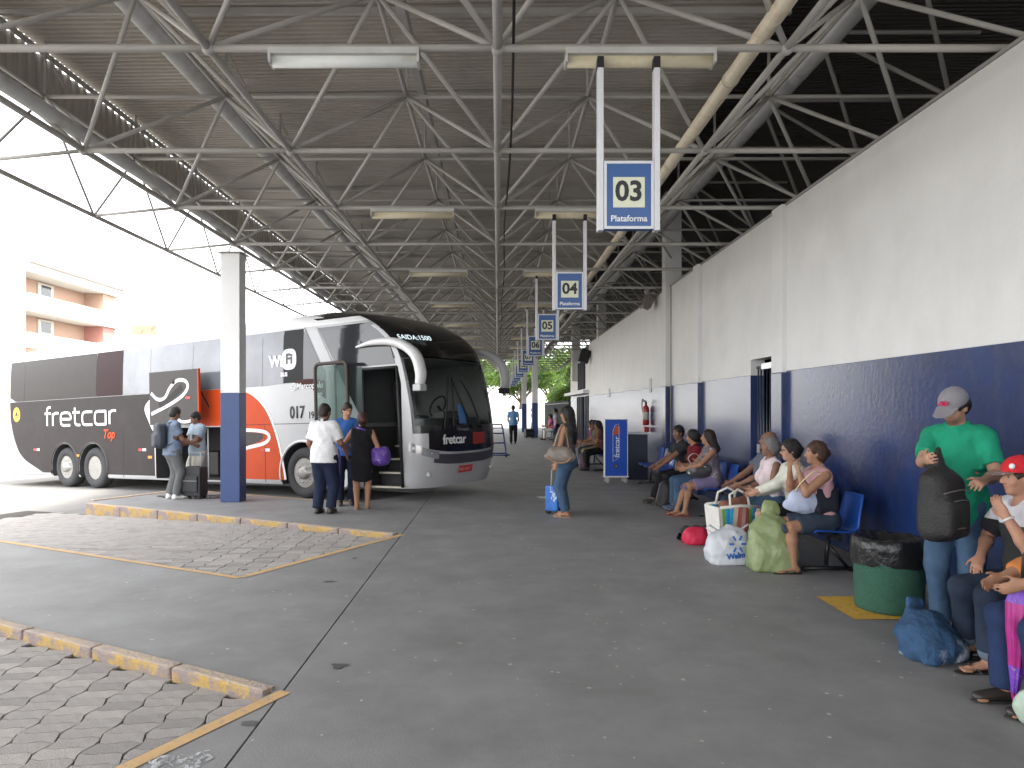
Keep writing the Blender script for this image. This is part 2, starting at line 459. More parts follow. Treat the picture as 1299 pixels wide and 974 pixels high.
# ================================================================== ROOF AND SPACE FRAME
M_TUBE = mat('painted steel tube', (.38, .365, .335), .5, var=.12, vscale=3, dirt=(.28, .23, .18), dscale=5, dthr=(.6, .8))
M_TUBE2 = mat('grey steel pipe', (.42, .42, .41), .42, var=.15, vscale=2, dirt=(.3, .28, .26), dscale=3)
M_CREAM = mat('cream pipe', (.62, .55, .42), .5, var=.12, vscale=2, dirt=(.45, .36, .25), dscale=4)
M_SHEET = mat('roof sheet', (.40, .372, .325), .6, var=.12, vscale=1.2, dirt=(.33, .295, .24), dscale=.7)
M_SHEET_SHADE = mat('roof sheet with painted shade', (.10, .092, .085), .6, var=.12, vscale=1.2)  # shade under the building-side roof is painted into this sheet colour
M_BLACK = mat('black rubber', (.012, .012, .013), .6, var=.1)
MOD = 2.28; ZB = 4.515; ZT = 5.60; ROW0 = 5.72
NR = 23
def rb(i): return ROW0 + MOD * i
BX = [-4.56, -2.28, 0, 2.28, 4.56]
TX = [-5.7, -3.42, -1.14, 1.14, 3.42, 5.7]
members = []   # (a, b, radius, name)
for i in range(-1, NR):
    y = rb(i)
    for k, x in enumerate(BX):
        if k + 1 < len(BX): members.append(((x, y, ZB), (BX[k + 1], y, ZB), .030, 'bottom_chord'))
        if i + 1 < NR: members.append(((x, y, ZB), (x, y + MOD, ZB), .038 if x == 0 else .033, 'bottom_chord'))
        for dx in (-1.14, 1.14):
            for dy in (-1.14, 1.14):
                if i == NR - 1 and dy > 0: continue
                members.append(((x, y, ZB), (x + dx, y + dy, ZT), .025, 'diagonal'))
    yt = y + 1.14
    if i == NR - 1: continue
    for k, x in enumerate(TX):
        if k + 1 < len(TX): members.append(((x, yt, ZT), (TX[k + 1], yt, ZT), .026, 'top_chord'))
        if i + 2 < NR: members.append(((x, yt, ZT), (x, yt + MOD, ZT), .028, 'top_chord'))
    # outer outrigger chord on the open side
    members.append(((-4.56, y, ZB), (-5.72, y, 4.40), .022, 'outrigger'))
    if i + 1 < NR:
        members.append(((-5.72, y, 4.40), (-5.72, y + MOD, 4.40), .03, 'outrigger'))
        members.append(((-5.72, y + MOD, 4.40), (-5.7, y + 1.14, ZT), .017, 'brace'))
        members.append(((-5.72, y, 4.40), (-5.7, y + 1.14, ZT), .017, 'brace'))
    # raised layer over the building side
    x3 = 4.56; z3 = 7.0
    if i + 1 < NR:
        members.append(((x3, y, z3), (x3, y + MOD, z3), .032, 'upper_chord'))
        for dx in (-1.14, 1.14):
            for dy in (-1.14, 1.14): members.append(((x3 + dx, y + dy, ZT), (x3, y, z3), .028, 'diagonal'))
        members.append(((x3, y, z3), (x3 + MOD, y, z3), .03, 'upper_chord'))
def visible(a, b, mg=0):
    out = False
    for t in (0, .25, .5, .75, 1):
        p = Vector(a).lerp(Vector(b), t)
        if p.y < .5: continue
        X = 631 + 920 * p.x / p.y; Y = 517 - 920 * (p.z - CAMH) / p.y
        if -20 - mg < X < 1320 + mg and -20 - mg < Y < 990 and (mg or not (p.x > 3.93 and (p.z - CAMH) / p.x < .68)): out = True
    return out
vis = [m for m in members if visible(m[0], m[1])]
vis.sort(key=lambda m: (m[0][1] + m[1][1]) / 2)
frame = empty('space_frame', (0, 10, 0), label='grey tubular steel space frame carrying the roof over the whole platform', cat='space frame')
_tm = {}
def unit_tube(r):
    if r not in _tm:
        bm = bmesh.new(); add_tube(bm, (0, 0, -.5), (0, 0, .5), r, seg=10)
        me = bpy.data.meshes.new('tube'); bm.to_mesh(me); bm.free(); me.materials.append(M_TUBE); _tm[r] = me
    return _tm[r]
nind = 0
rest = [(a, b, r) for a, b, r, nm in members if not visible(a, b) and visible(a, b, 900)]
for a, b, r, nm in vis:
    if nind < 297:
        o = bpy.data.objects.new(nm, unit_tube(r)); COL.objects.link(o); o.parent = frame
        d = Vector(b) - Vector(a); o.location = (Vector(a) + Vector(b)) / 2 - Vector((0, 10, 0))
        o.rotation_euler = d.to_track_quat('Z', 'Y').to_euler(); o.scale = (1, 1, d.length); nind += 1
    else: rest.append((a, b, r))
o = many_tubes('tube_field', rest, M_TUBE, frame, 6, (0, -10, 0)); o['kind'] = 'stuff'
# flattened node balls
bm = bmesh.new(); bmesh.ops.create_uvsphere(bm, u_segments=10, v_segments=8, radius=1.)
sv = [v.co.copy() for v in bm.verts]; bm.verts.index_update(); sf_ = [[v.index for v in f.verts] for f in bm.faces]; bm.free(); v = []; f = []
for i in range(-1, NR):
    for x, y, z, r in [(x, rb(i), ZB, .055) for x in BX] + [(x, rb(i) + 1.14, ZT, .05) for x in TX]:
        n0 = len(v); v += [(x + p.x * r, y + p.y * r, z + p.z * r) for p in sv]; f += [[n0 + k for k in q] for q in sf_]
o = pydata('node', v, f, M_TUBE, frame, True, loc=(0, -10, 0)); o['kind'] = 'stuff'
YA, YB = -8, rb(NR - 1) + .5
tag(tube('rain_pipe', [(-3.78, YA, 5.86), (-3.78, YB, 5.86)], .13, M_TUBE2, seg=20), 'thick grey pipe running along the roof above the bus side', 'pipe')
tag(tube('rain_pipe', [(3.72, YA, 5.84), (3.72, YB, 5.84)], .13, M_TUBE2, seg=20), 'thick grey pipe beside the cream pipe above the white wall', 'pipe')
rp = tube('rain_pipe', [(2.13, YA, 4.68), (2.13, YB, 4.68)], .068, M_CREAM, seg=18)
tag(rp, 'cream pipe slung along the bottom chord right of the platform signs', 'pipe')
for i in range(-2, 20):
    bm = bmesh.new(); lathe(bm, [(.075, -.03), (.075, .03)], 18, (2.13, rb(i) + .9, 4.68), rot=Matrix.Rotation(R(90), 3, 'X')); 
    for v in bm.verts: pass
    o = obj('pipe_collar', bm, M_CREAM, rp)
tag(tube('gutter_pipe', [(-4.75, YA, 4.80), (-4.75, YB, 4.80)], .08, M_TUBE2, seg=18), 'grey gutter pipe hung along the open edge of the roof', 'pipe')
tag(tube('cable', [(.13 + .02 * math.sin(k * .9), -2 + k * 1.14, 4.60 + .03 * math.sin(k * 1.7)) for k in range(50)], .012, M_BLACK, seg=6), 'black electric cable running along the central roof chord', 'cable')
for k, x in enumerate((-1.02, 3.1)):
    tag(box('purlin', (x, 25, 5.95 + .1 * k), (.09, 66, .16), M_TUBE, bev=.005), ('flat steel purlin above the centre of the platform roof', 'flat steel purlin under the dark roof beside the wall')[k], 'purlin')
# corrugated roof sheets, ribs across the platform
def corr(name, x0, x1, y0, y1, z0, z1, m, pitch=.105, amp=.012, along='x', parent=None):
    v = []; f = []; n = int((y1 - y0) / pitch + .5)
    prof = [(0, 0), (.3, 0), (.42, 1), (.78, 1), (.9, 0)]
    ys_ = []
    for k in range(n):
        for t, h in prof: ys_.append((y0 + (k + t) * pitch, h * amp * 2))
    for y, h in ys_:
        v.append((x0, y, z0 + h)); v.append((x1, y, z1 + h))
    for k in range(len(ys_) - 1): f.append((2 * k, 2 * k + 1, 2 * k + 3, 2 * k + 2))
    return pydata(name, v, f, m, parent)
roof = empty('roof'); roof['kind'] = 'structure'
for k in range(11):
    y0 = -8 + k * 6.08
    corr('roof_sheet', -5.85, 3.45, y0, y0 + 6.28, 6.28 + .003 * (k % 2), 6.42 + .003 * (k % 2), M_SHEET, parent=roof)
    corr('roof_sheet', 3.3, 13.5, y0, y0 + 6.28, 7.15 + .003 * (k % 2), 7.25 + .003 * (k % 2), M_SHEET_SHADE, parent=roof)
# fascia of upright corrugated sheet along the open side
v = []; f = []
yy = -8
prof = [(0, 0), (.3, 0), (.4, 1), (.8, 1), (.9, 0)]
pts = [((k + t) * .19 - 8, h) for k in range(int(66.5 / .19)) for t, h in prof]
for y, h in pts: v += [(-5.84 - h * .035, y, 5.55), (-5.84 - h * .035, y, 6.20)]
for k in range(len(pts) - 1): f.append((2 * k, 2 * k + 2, 2 * k + 3, 2 * k + 1))
pydata('fascia_sheet', v, f, M_SHEET, roof)
box('fascia_rail', (-5.80, 25.2, 6.21), (.05, 66, .05), M_TUBE, roof)
box('end_fascia', (-1.2, 58.4, 6.0), (9.3, .05, .9), M_SHEET, roof)
box('step_fascia', (3.40, 25.2, 6.82), (.04, 66, .75), M_SHEET_SHADE, roof)
pl_ = []
for i in range(-1, NR):
    for x in TX[:5]:
        pl_.append(((x, rb(i) + 1.14, ZT), (x, rb(i) + 1.14, 6.28 + (x + 5.85) / 9.3 * .14), .02))
        if x in (-3.42, -5.7): pl_.append(((x, rb(i) + 1.14, 6.2), (x + .25, rb(i) + 1.14, ZT + .1), .016))
o = many_tubes('roof_post', pl_, M_TUBE, roof); o['kind'] = 'stuff'
for i in range(-1, 26):
    for k in range(2): box('roof_purlin', (-1.2, rb(0) + i * 2.28 + .4 + k * 1.14, 6.27), (9.2, .05, .07), M_TUBE, roof, bev=0) if k == 0 else None

# columns
M_WHITE = mat('white wall paint', (.74, .735, .725), .55, var=.05, vscale=1.5, bump=.15, bscale=30, dirt=(.66, .65, .635), dscale=.8, dthr=(.5, .8), streak=((.42, .40, .38), .12, 1.9, .25))
M_BLUE = mat('navy gloss wall paint', (.012, .030, .115), .25, var=.25, vscale=2, bump=.09, bscale=17, dirt=(.024, .034, .085), dscale=2.5, dthr=(.5, .8), spec=.65, streak=((.07, .075, .10), .45, 7., .5))
M_COLBLUE = mat('blue column paint', (.022, .052, .16), .4, var=.12, vscale=3, bump=.2, bscale=40, dirt=(.05, .07, .14), dscale=4, dthr=(.6, .8))
def column(x, y, w, ztop, zblue, label, dd=None):
    c = empty('column', (x, y, 0), label=label, cat='column', group='platform columns')
    dd = dd or w
    box('blue_base', (0, 0, zblue / 2), (w, dd, zblue), M_COLBLUE, c, bev=.012)
    box('white_shaft', (0, 0, (zblue + ztop) / 2), (w - .005, dd - .005, ztop - zblue - .002), M_WHITE, c, bev=.012)
    box('cap_plate', (0, 0, ztop + .012), (w + .1, dd + .1, .02), M_TUBE, c)
    return c
column(-4.75, 13.05, .345, 4.43, 1.94, 'white and blue square column standing on the bay finger before the bus')
column(2.12, 41.0, .34, 4.43, 1.95, 'nearer white and blue column at the far end of the platform')
column(1.85, 50.0, .34, 4.43, 1.95, 'farther white and blue column at the far end of the platform')
# ================================================================== BUILDING ALONG THE PLATFORM
WX = 3.93; WZ = 4.43; BZ = 2.18
bld = empty('station_building', (WX, 0, 0), label='long station building wall painted white above and navy blue below', cat='building')
def wbox(name, y0, y1, z0, z1, x0, x1, m, bev=.004, parent=bld):
    return box(name, ((x0 + x1) / 2 - WX, (y0 + y1) / 2, (z0 + z1) / 2), (x1 - x0, y1 - y0, z1 - z0), m, parent, bev)
DY0, DY1, DZ = 10.42, 11.26, 2.42     # barred doorway
for (a, b) in ((-6, DY0), (DY1, 30.9)):
    wbox('blue_dado', a, b, 0, BZ, WX, WX + .22, M_BLUE)
    wbox('white_wall', a, b, BZ, WZ, WX + .004, WX + .22, M_WHITE)
wbox('white_wall', DY0, DY1, DZ, WZ, WX + .004, WX + .22, M_WHITE, bev=0)
wbox('skirting', -6, DY0, 0, .07, WX - .012, WX + .01, mat('dark skirting', (.06, .05, .05), .6))
M_DARK = mat('dark interior', (.012, .012, .014), .8, var=.1)
wbox('doorway_recess', DY0 - .1, DY1 + .1, 0, DZ + .1, WX + .6, WX + .66, M_DARK)
M_BAR = mat('dark blue iron', (.02, .026, .05), .35, var=.1)
gate = empty('barred_gate', (WX + .1, (DY0 + DY1) / 2, 0), label='dark iron barred gate in the doorway of the blue wall', cat='gate')
for k in range(7):
    tube('bar', [(0, -.36 + k * .12, .05), (0, -.36 + k * .12, 2.3)], .012, M_BAR, gate, 8)
for z in (.06, 1.0, 2.3): box('rail', (0, 0, z), (.03, .82, .04), M_BAR, gate, .003)
box('lock_plate', (-.02, .3, 1.05), (.02, .1, .14), M_TUBE2, gate)
tl = box('transom', (WX + .06, (DY0 + .26), DZ - .12), (.03, .5, .09), mat('pale transom glass', (.7, .72, .72), .2)); tag(tl, 'pale strip pane at the top of the barred doorway', 'transom')
def pilaster(y0, y1, ztop, x0=WX - .1):
    wbox('pilaster_base', y0, y1, 0, BZ - .02, x0, WX + .05, M_BLUE, .008)
    wbox('pilaster', y0, y1, BZ - .018, ztop, x0 + .003, WX + .05, M_WHITE, .008)
pilaster(9.86, 10.22, WZ + .02, WX - .07)
pilaster(13.95, 14.3, WZ + .02, WX - .08)
wbox('pilaster_base', 16.5, 16.86, 0, BZ - .02, WX - .11, WX + .05, M_BLUE, .008)
wbox('pilaster', 16.5, 16.86, BZ - .018, 6.6, WX - .106, WX + .26, M_WHITE, .008)
wbox('pilaster', 28.2, 28.6, WZ - .1, 6.6, WX - .02, WX + .3, M_WHITE, .008)
wbox('pilaster', 36.2, 36.6, 3.0, 6.6, WX - .2, WX + .2, M_WHITE, .008)
tube('conduit', [(-.02, 16.35, .9), (-.02, 16.35, WZ)], .013, M_TUBE, bld, 8)
wbox('wall_coping', -6, 30.9, WZ, WZ + .03, WX - .015, WX + .24, mat('grey coping', (.3, .29, .28), .7), .003)
# end return and the lower annexe beyond
wbox('end_wall', 30.9, 31.1, 0, WZ, WX + .0, WX + 6, M_WHITE)
wbox('annexe_upper', 31.1, 40, 2.45, 3.95, WX + .1, WX + .35, M_WHITE)
wbox('annexe_lower', 31.1, 40, 0, 2.3, WX + .12, WX + .35, M_BLUE)
wbox('annexe_ledge', 31.1, 40, 2.3, 2.45, WX - .25, WX + .35, M_WHITE)
for y0, y1, z0, z1 in ((33.2, 36.0, 2.55, 3.85), (31.5, 33.0, .05, 2.2), (34.0, 36.4, .05, 2.2)):
    w = wbox('window', y0, y1, z0, z1, WX + .05, WX + .115, M_DARK)
    for q in range(3): box('mullion', (-.05, (q - 1) * (y1 - y0) / 3, 0), (.03, .04, z1 - z0), M_BAR, w, 0)
wbox('rear_light_blocker', -12, 62, 0, 7.3, WX + 9.2, WX + 9.45, M_WHITE)  # unseen wall added to keep sky light off the right-hand roof frame
wbox('inner_room_back', -6, 30.9, 0, WZ, WX + 5, WX + 5.2, M_DARK)
wbox('inner_ceiling', -6, 30.9, WZ - .2, WZ - .05, WX + .2, WX + 5.2, M_DARK)

# floodlight, loudspeaker, extinguisher on the wall
fl = empty('floodlight', (WX - .12, 18.0, 4.3), label='weathered floodlight on a bracket high on the white wall', cat='floodlight')
bm = bmesh.new(); add_box(bm, (0, 0, 0), (.22, .42, .3), Matrix.Rotation(R(25), 3, 'Y'), .02); obj('housing', bm, mat('rusty housing', (.2, .17, .14), .7, dirt=(.1, .07, .05), dscale=9), fl, loc=(-.08, 0, 0))
bm = bmesh.new(); add_box(bm, (0, 0, 0), (.012, .36, .22), Matrix.Rotation(R(25), 3, 'Y'), .004); obj('lens', bm, mat('floodlight glass', (.55, .55, .52), .15), fl, loc=(-.19, 0, -.06))
tube('bracket', [(.12, -.15, .1), (-.02, -.2, .2), (-.02, .2, .2), (.12, .15, .1)], .012, M_TUBE, fl, 6)
bm = bmesh.new(); bmesh.ops.create_uvsphere(bm, u_segments=12, v_segments=8, radius=.1); obj('ballast', bm, M_TUBE2, fl, True, loc=(-.05, .1, .28))
sp = empty('loudspeaker', (WX - .25, 30.6, 3.85), label='small black loudspeaker bracketed to the far corner of the wall', cat='loudspeaker')
bm = bmesh.new(); add_box(bm, (0, 0, 0), (.42, .38, .55), Matrix.Rotation(R(18), 3, 'Y'), .03); obj('cabinet', bm, M_BLACK, sp)
bm = bmesh.new(); add_box(bm, (0, 0, 0), (.3, .02, .42), Matrix.Rotation(R(18), 3, 'Y'), .005); obj('speaker_grille', bm, mat('speaker grille', (.03, .03, .03), .8), sp, loc=(-.0, -.195, 0))
tube('bracket', [(.1, 0, .1), (.32, 0, .14)], .02, M_BLACK, sp, 6)
M_RED = mat('extinguisher red', (.45, .02, .025), .3, var=.05)
ex = empty('fire_extinguisher', (WX - .1, 18.7, 1.22), label='red fire extinguisher with black hose hung on the wall', cat='extinguisher')
bm = bmesh.new(); lathe(bm, [(.0, 0), (.075, .01), (.085, .05), (.085, .42), (.07, .48), (.03, .52), (.025, .56), (0, .56)], 20); obj('cylinder', bm, M_RED, ex)
bm = bmesh.new(); lathe(bm, [(.0865, .15), (.0865, .34)], 20); obj('paper_label', bm, mat('label white', (.7, .68, .62), .6), ex)
bm = bmesh.new(); add_box(bm, (0, 0, .59), (.05, .04, .06), None, .006); add_box(bm, (-.05, 0, .63), (.12, .02, .02), Matrix.Rotation(R(-12), 3, 'Y'), .003); obj('valve', bm, M_BLACK, ex)
tube('hose', [(-.02, -.02, .6), (-.06, .1, .68), (-.06, .2, .66), (-.06, .22, .5), (-.05, .14, .3), (-.05, .11, .12)], .014, M_BLACK, ex, 8)
box('floor_mark', (0, 0, -.1), (.13, .22, .13), M_RED, ex, .01)
pl = box('wall_sign', (WX - .006, 18.6, 2.25), (.01, .26, .36), mat('faded green sign', (.42, .5, .43), .5)); tag(pl, 'faded green safety notice above the fire extinguisher', 'sign')
pl = box('wall_sign', (WX - .006, 25.4, 2.2), (.01, .3, .3), mat('faded grey sign', (.3, .36, .33), .5)); tag(pl, 'small grey-green notice on the far white wall', 'sign')

# ------------------------------------------------------------------ lamps and platform signs
M_LAMP = mat('fluorescent diffuser', (.72, .74, .72), .4, var=.05, dirt=(.6, .52, .36), dscale=3, dthr=(.55, .8))
M_LAMPY = mat('yellowed diffuser', (.62, .56, .40), .45, var=.1, vscale=6, dirt=(.48, .36, .2), dscale=6, dthr=(.5, .75))
M_LCASE = mat('lamp housing', (.5, .5, .47), .5)
def lamp(x, y, m, label):
    l = empty('fluorescent_lamp', (x, y, ZB - .05), label=label, cat='lamp', group='fluorescent fittings under the roof frame')
    box('housing', (0, 0, .0), (1.18, .16, .05), M_LCASE, l, .006)
    bm = bmesh.new(); sweep(bm, [(-.57, 0, -.045), (.57, 0, -.045)], .05, 12, sy=1.25, sx=.8); obj('diffuser', bm, m, l)
    for sx in (-1, 1): box('end_cap', (sx * .58, 0, -.04), (.02, .15, .1), M_LCASE, l, .004)
    return l
SIGNX = 1.02
ordn = ['nearest', 'second', 'third', 'fourth', 'fifth', 'sixth', 'seventh', 'eighth', 'ninth', 'tenth']
for k in range(8):
    y = rb(2 * k)
    lamp(-1.2, y, M_LAMP if k == 0 else M_LAMPY, '%s fluorescent fitting of the row over the bus side' % ordn[k].capitalize())
    lamp(1.12, y, M_LAMPY, '%s fluorescent fitting of the row above the platform signs' % ordn[k].capitalize())
WORDS = ['three', 'four', 'five', 'six', 'seven', 'eight', 'nine', 'ten', 'eleven', 'twelve']
M_SBLUE = mat('sign blue', (.018, .09, .29), .35, var=.05)
M_SCREAM = mat('sign cream', (.70, .72, .55), .4, var=.03)
M_SWHITE = mat('sign white', (.78, .79, .80), .4, var=.03)
M_SINK = mat('sign black', (.015, .018, .02), .5, var=0)
M_GPOLE = mat('white sign pole', (.68, .69, .72), .4, var=.04)
for k in range(10):
    num = '%02d' % (k + 3)
    y = 5.66 + 4.60 * k
    s = empty('platform_sign', (SIGNX, y, 3.33), label='hanging blue platform sign with the number %s, on two white poles' % WORDS[k], cat='sign', group='hanging platform signs')
    w, h = .39, .53
    box('sign_box', (0, 0, 0), (w, .07, h), M_SBLUE, s, .004)
    for sx in (-1, 1):
        box('pole', (sx * (w / 2 + .024), 0, .36), (.045, .085, 1.27), M_GPOLE, s, .005)
        box('clamp', (sx * (w / 2 + .024), 0, 1.03), (.05, .09, .09), M_BLACK, s, .004)
    for sz in (-1, 1): box('frame_rail', (0, -.028, sz * (h / 2 - .012)), (w - .004, .024, .022), M_GPOLE, s, .002)
    for sx in (-1, 1): box('frame_rail', (sx * (w / 2 - .012), -.028, 0), (.022, .0235, h - .046), M_GPOLE, s, .002)
    box('number_panel', (0, -.037, .02), (.245, .004, .235), M_SCREAM, s, 0)
    text('number', num, .215, M_SINK, s, (0, -.041, .022), (R(90), 0, 0), offset=.006)
    text('word', 'Plataforma', .066, M_SWHITE, s, (0, -.0375, -.185), (R(90), 0, 0), offset=.0012)
# ================================================================== THE COACH
BUS = empty('coach', (-3.166, 15.311, -.1), label='grey, white and orange three-axle coach parked nose-in at the platform', cat='bus')
BUS.rotation_euler = (0, -.029, R(-31))
M_SILV = mat('silver paint', (.45, .45, .458), .3, var=.05, vscale=1.5, coat=.25, dirt=(.42, .42, .42), dscale=2, dthr=(.55, .9))
M_ROOFW = mat('white roof paint', (.74, .74, .74), .35, var=.03, coat=.3)
M_GREY = mat('dark grey paint', (.036, .030, .030), .42, var=.1, vscale=1.2, coat=.0, dirt=(.05, .044, .042), dscale=1.6, dthr=(.5, .8), spec=.12)
M_GREYL = mat('warm grey paint', (.06, .054, .052), .4, var=.06, coat=.0, spec=.15)
M_ORNG = mat('orange paint', (.46, .052, .008), .4, var=.08, coat=.0, spec=.2)
M_BDARK = mat('gloss black panel', (.012, .011, .012), .16, var=0, coat=.1, spec=.4)
M_WDEC = mat('white vinyl', (.75, .75, .76), .4, var=.02)
M_GLASS = mat('pale tinted window film', (.15, .155, .175), .12, var=.35, vscale=.9, coat=.3)
M_GLASSF = mat('brown film window', (.034, .028, .026), .3, var=.1, coat=.0, spec=.12)
M_MAROON = mat('maroon film', (.02, .003, .005), .3, var=.05, coat=.0, spec=.1)
M_SMOKE = mat('smoked glass', (.03, .032, .036), .06, var=.0, coat=.3)
M_TYRE = mat('tyre rubber', (.045, .045, .047), .85, var=.15, vscale=9, bump=.3, bscale=30)
M_RIM = mat('polished rim', (.34, .33, .31), .38, metal=.7, var=.15, vscale=9)
M_CAV = mat('hold lining', (.03, .03, .032), .8, var=.2)
M_CHROME = mat('chrome', (.7, .7, .7), .12, metal=1., var=0)
BP = 2.7; BW = 1.28
def nx(x): return float(np.interp(x, [-10.2, -10, -9, -8, -6.59, -5.4, -4.34, -3, -2, -1, 0, 1, 1.56, 2.5], [-11.35, -11.12, -9.95, -8.8, -7.2, -5.86, -4.68, -3.22, -2.14, -1.06, 0, 1.04, 1.63, 2.6]))
def lerp_tab(tab, z):
    if z <= tab[0][0]: return tab[0][1]
    for (z0, v0), (z1, v1) in zip(tab, tab[1:]):
        if z <= z1:
            t = (z - z0) / (z1 - z0); return v0 + (v1 - v0) * t
    return tab[-1][1]
def smooth_tab(tab, n=200):
    zs = np.linspace(tab[0][0], tab[-1][0], n); vs = np.array([lerp_tab(tab, z) for z in zs])
    for _ in range(30): vs[1:-1] = (vs[:-2] + 2 * vs[1:-1] + vs[2:]) / 4
    return list(zip(zs.tolist(), vs.tolist()))
F_T = smooth_tab([(.26, 2.95), (.5, 3.03), (.85, 3.11), (1.25, 3.11), (1.7, 3.06), (2.2, 2.97), (2.6, 2.86), (2.9, 2.72), (3.15, 2.45), (3.35, 2.1), (3.52, 1.65), (3.62, 1.2), (3.68, .8), (3.70, .5)])
W_T = [(.26, 1.24), (.34, 1.28), (2.3, 1.28), (2.9, 1.262), (3.3, 1.235), (3.42, 1.19), (3.52, 1.11), (3.60, 1.0), (3.655, .86), (3.69, .6), (3.70, .45)]
def fz(z): return lerp_tab(F_T, z)
def wz(z): return lerp_tab(W_T, z)
CC = .45
def surf_t(t, z):
    """front: t in -1..1, -1 at the near side"""
    ph = t * math.pi / 2; s = math.sin(ph); c = math.cos(ph); W = wz(z); f = fz(z)
    return Vector((f - CC + CC * max(c, 0) ** (2 / BP), W * math.copysign(abs(s) ** (2 / BP), s), z))
def surf_s(x, z, sgn=-1): return Vector((nx(x), sgn * wz(z), z))
zl = [.26, .29, .34] + [round(.4 + .1 * k, 2) for k in range(30)] + [3.36, 3.42, 3.47, 3.52, 3.56, 3.60, 3.63, 3.655, 3.675, 3.69, 3.70]
tl_ = [(-1 + 2 * k / 44) for k in range(45)]
side_n = 40
bm = bmesh.new(); rings = []
for z in zl:
    pts = [surf_t(t, z) for t in tl_]
    x0 = fz(z) - CC; W = wz(z); rr = .25 if z < 3.4 else .1
    far = [Vector((x0 + (-11.1 - x0) * k / side_n, W, z)) for k in range(1, side_n + 1)]
    back = [Vector((-11.1 - .2 * math.sin(a), W - .2 * (1 - math.cos(a)), z)) for a in (R(30), R(60), R(90))]
    back = [Vector((p.x + (.25 * max(0, z - 2.6) ** 2), p.y, p.z)) for p in back]
    far = [Vector((p.x + (.25 * max(0, z - 2.6) ** 2 if k == side_n - 1 else 0), p.y, p.z)) for k, p in enumerate(far)]
    ring = pts + far + back + [Vector((p.x, -p.y, p.z)) for p in reversed(back)] + [Vector((p.x, -p.y, p.z)) for p in reversed(far)]
    rings.append([bm.verts.new(p) for p in ring])
def paint(c):
    # roof white, front top black, front grille band black, rest silver
    x, y, z = c
    if z > 3.47 and x > .35: return 2
    if x > 2.0 and z > 2.62: return 2
    if z > 3.33: return 1
    return 0
for A, B in zip(rings, rings[1:]):
    n = len(A)
    for k in range(n):
        f = bm.faces.new((A[k], A[(k + 1) % n], B[(k + 1) % n], B[k])); f.smooth = True
        f.material_index = paint(f.calc_center_median())
f = bm.faces.new(rings[-1]); f.material_index = 1
f = bm.faces.new(rings[0][::-1]); f.material_index = 3
bmesh.ops.triangulate(bm, faces=[f for f in bm.faces if len(f.verts) > 4])
bmesh.ops.recalc_face_normals(bm, faces=bm.faces)
body = obj('body', bm, [M_SILV, M_ROOFW, M_BDARK, M_CAV], BUS)
M_CAB = mat('cab lining', (.30, .31, .30), .7, var=.15)
def cutter(bm, m=None):
    bmesh.ops.recalc_face_normals(bm, faces=bm.faces)
    me = bpy.data.meshes.new('cut'); bm.to_mesh(me); bm.free(); me.materials.append(m or M_CAV)
    o = bpy.data.objects.new('cut', me); COL.objects.link(o); o.parent = BUS; return o
AX = (0.03, -7.18, -8.45)
cuts = []
for ax in AX:
    for sg in (-1, 1):
        bm = bmesh.new(); lathe(bm, [(.60, -.3), (.60, .3)], 40, (ax, sg * 1.16, .5), rot=Matrix.Rotation(R(90), 3, 'X'))
        cuts.append(cutter(bm))
        bm = bmesh.new(); add_box(bm, (ax, sg * 1.161, .22), (1.196, .598, .5)); cuts.append(cutter(bm))
bm = bmesh.new(); add_box(bm, (-3.40, -.7, .87), (2.5, 1.4, 1.14)); cuts.append(cutter(bm))         # luggage hold
bm = bmesh.new(); add_box(bm, (2.08, -.9, 1.33), (.88, 1.1, 2.2)); cuts.append(cutter(bm))           # doorway
# windscreen cavity
bm = bmesh.new(); TA, TB = -.86, .86; nz_ = 14; nt_ = 24
G1 = []; G2 = []
for j in range(nz_ + 1):
    z = 1.37 + (2.58 - 1.37) * j / nz_
    r1 = []; r2 = []
    for i in range(nt_ + 1):
        p = surf_t(TA + (TB - TA) * i / nt_, z); r1.append(bm.verts.new(p + Vector((.1, 0, 0)))); r2.append(bm.verts.new((min(p.x - .12, .9), p.y * .995, p.z)))
    G1.append(r1); G2.append(r2)
for j in range(nz_):
    for i in range(nt_):
        bm.faces.new((G1[j][i], G1[j][i + 1], G1[j + 1][i + 1], G1[j + 1][i])); bm.faces.new((G2[j][i], G2[j + 1][i], G2[j + 1][i + 1], G2[j][i + 1]))
    bm.faces.new((G1[j][0], G1[j + 1][0], G2[j + 1][0], G2[j][0])); bm.faces.new((G1[j][-1], G2[j][-1], G2[j + 1][-1], G1[j + 1][-1]))
for i in range(nt_):
    bm.faces.new((G1[0][i], G2[0][i], G2[0][i + 1], G1[0][i + 1])); bm.faces.new((G1[-1][i], G1[-1][i + 1], G2[-1][i + 1], G2[-1][i]))
cuts.append(cutter(bm, M_CAB))
for c in cuts:
    md = body.modifiers.new('cut', 'BOOLEAN'); md.object = c; md.operation = 'DIFFERENCE'; md.solver = 'EXACT'; md.material_mode = 'TRANSFER'
bpy.context.view_layer.update()
me = bpy.data.meshes.new_from_object(body.evaluated_get(bpy.context.evaluated_depsgraph_get()))
body.modifiers.clear(); body.data = me
for c in cuts: bpy.data.objects.remove(c)
try: me.set_sharp_from_angle(angle=R(35))
except Exception: pass

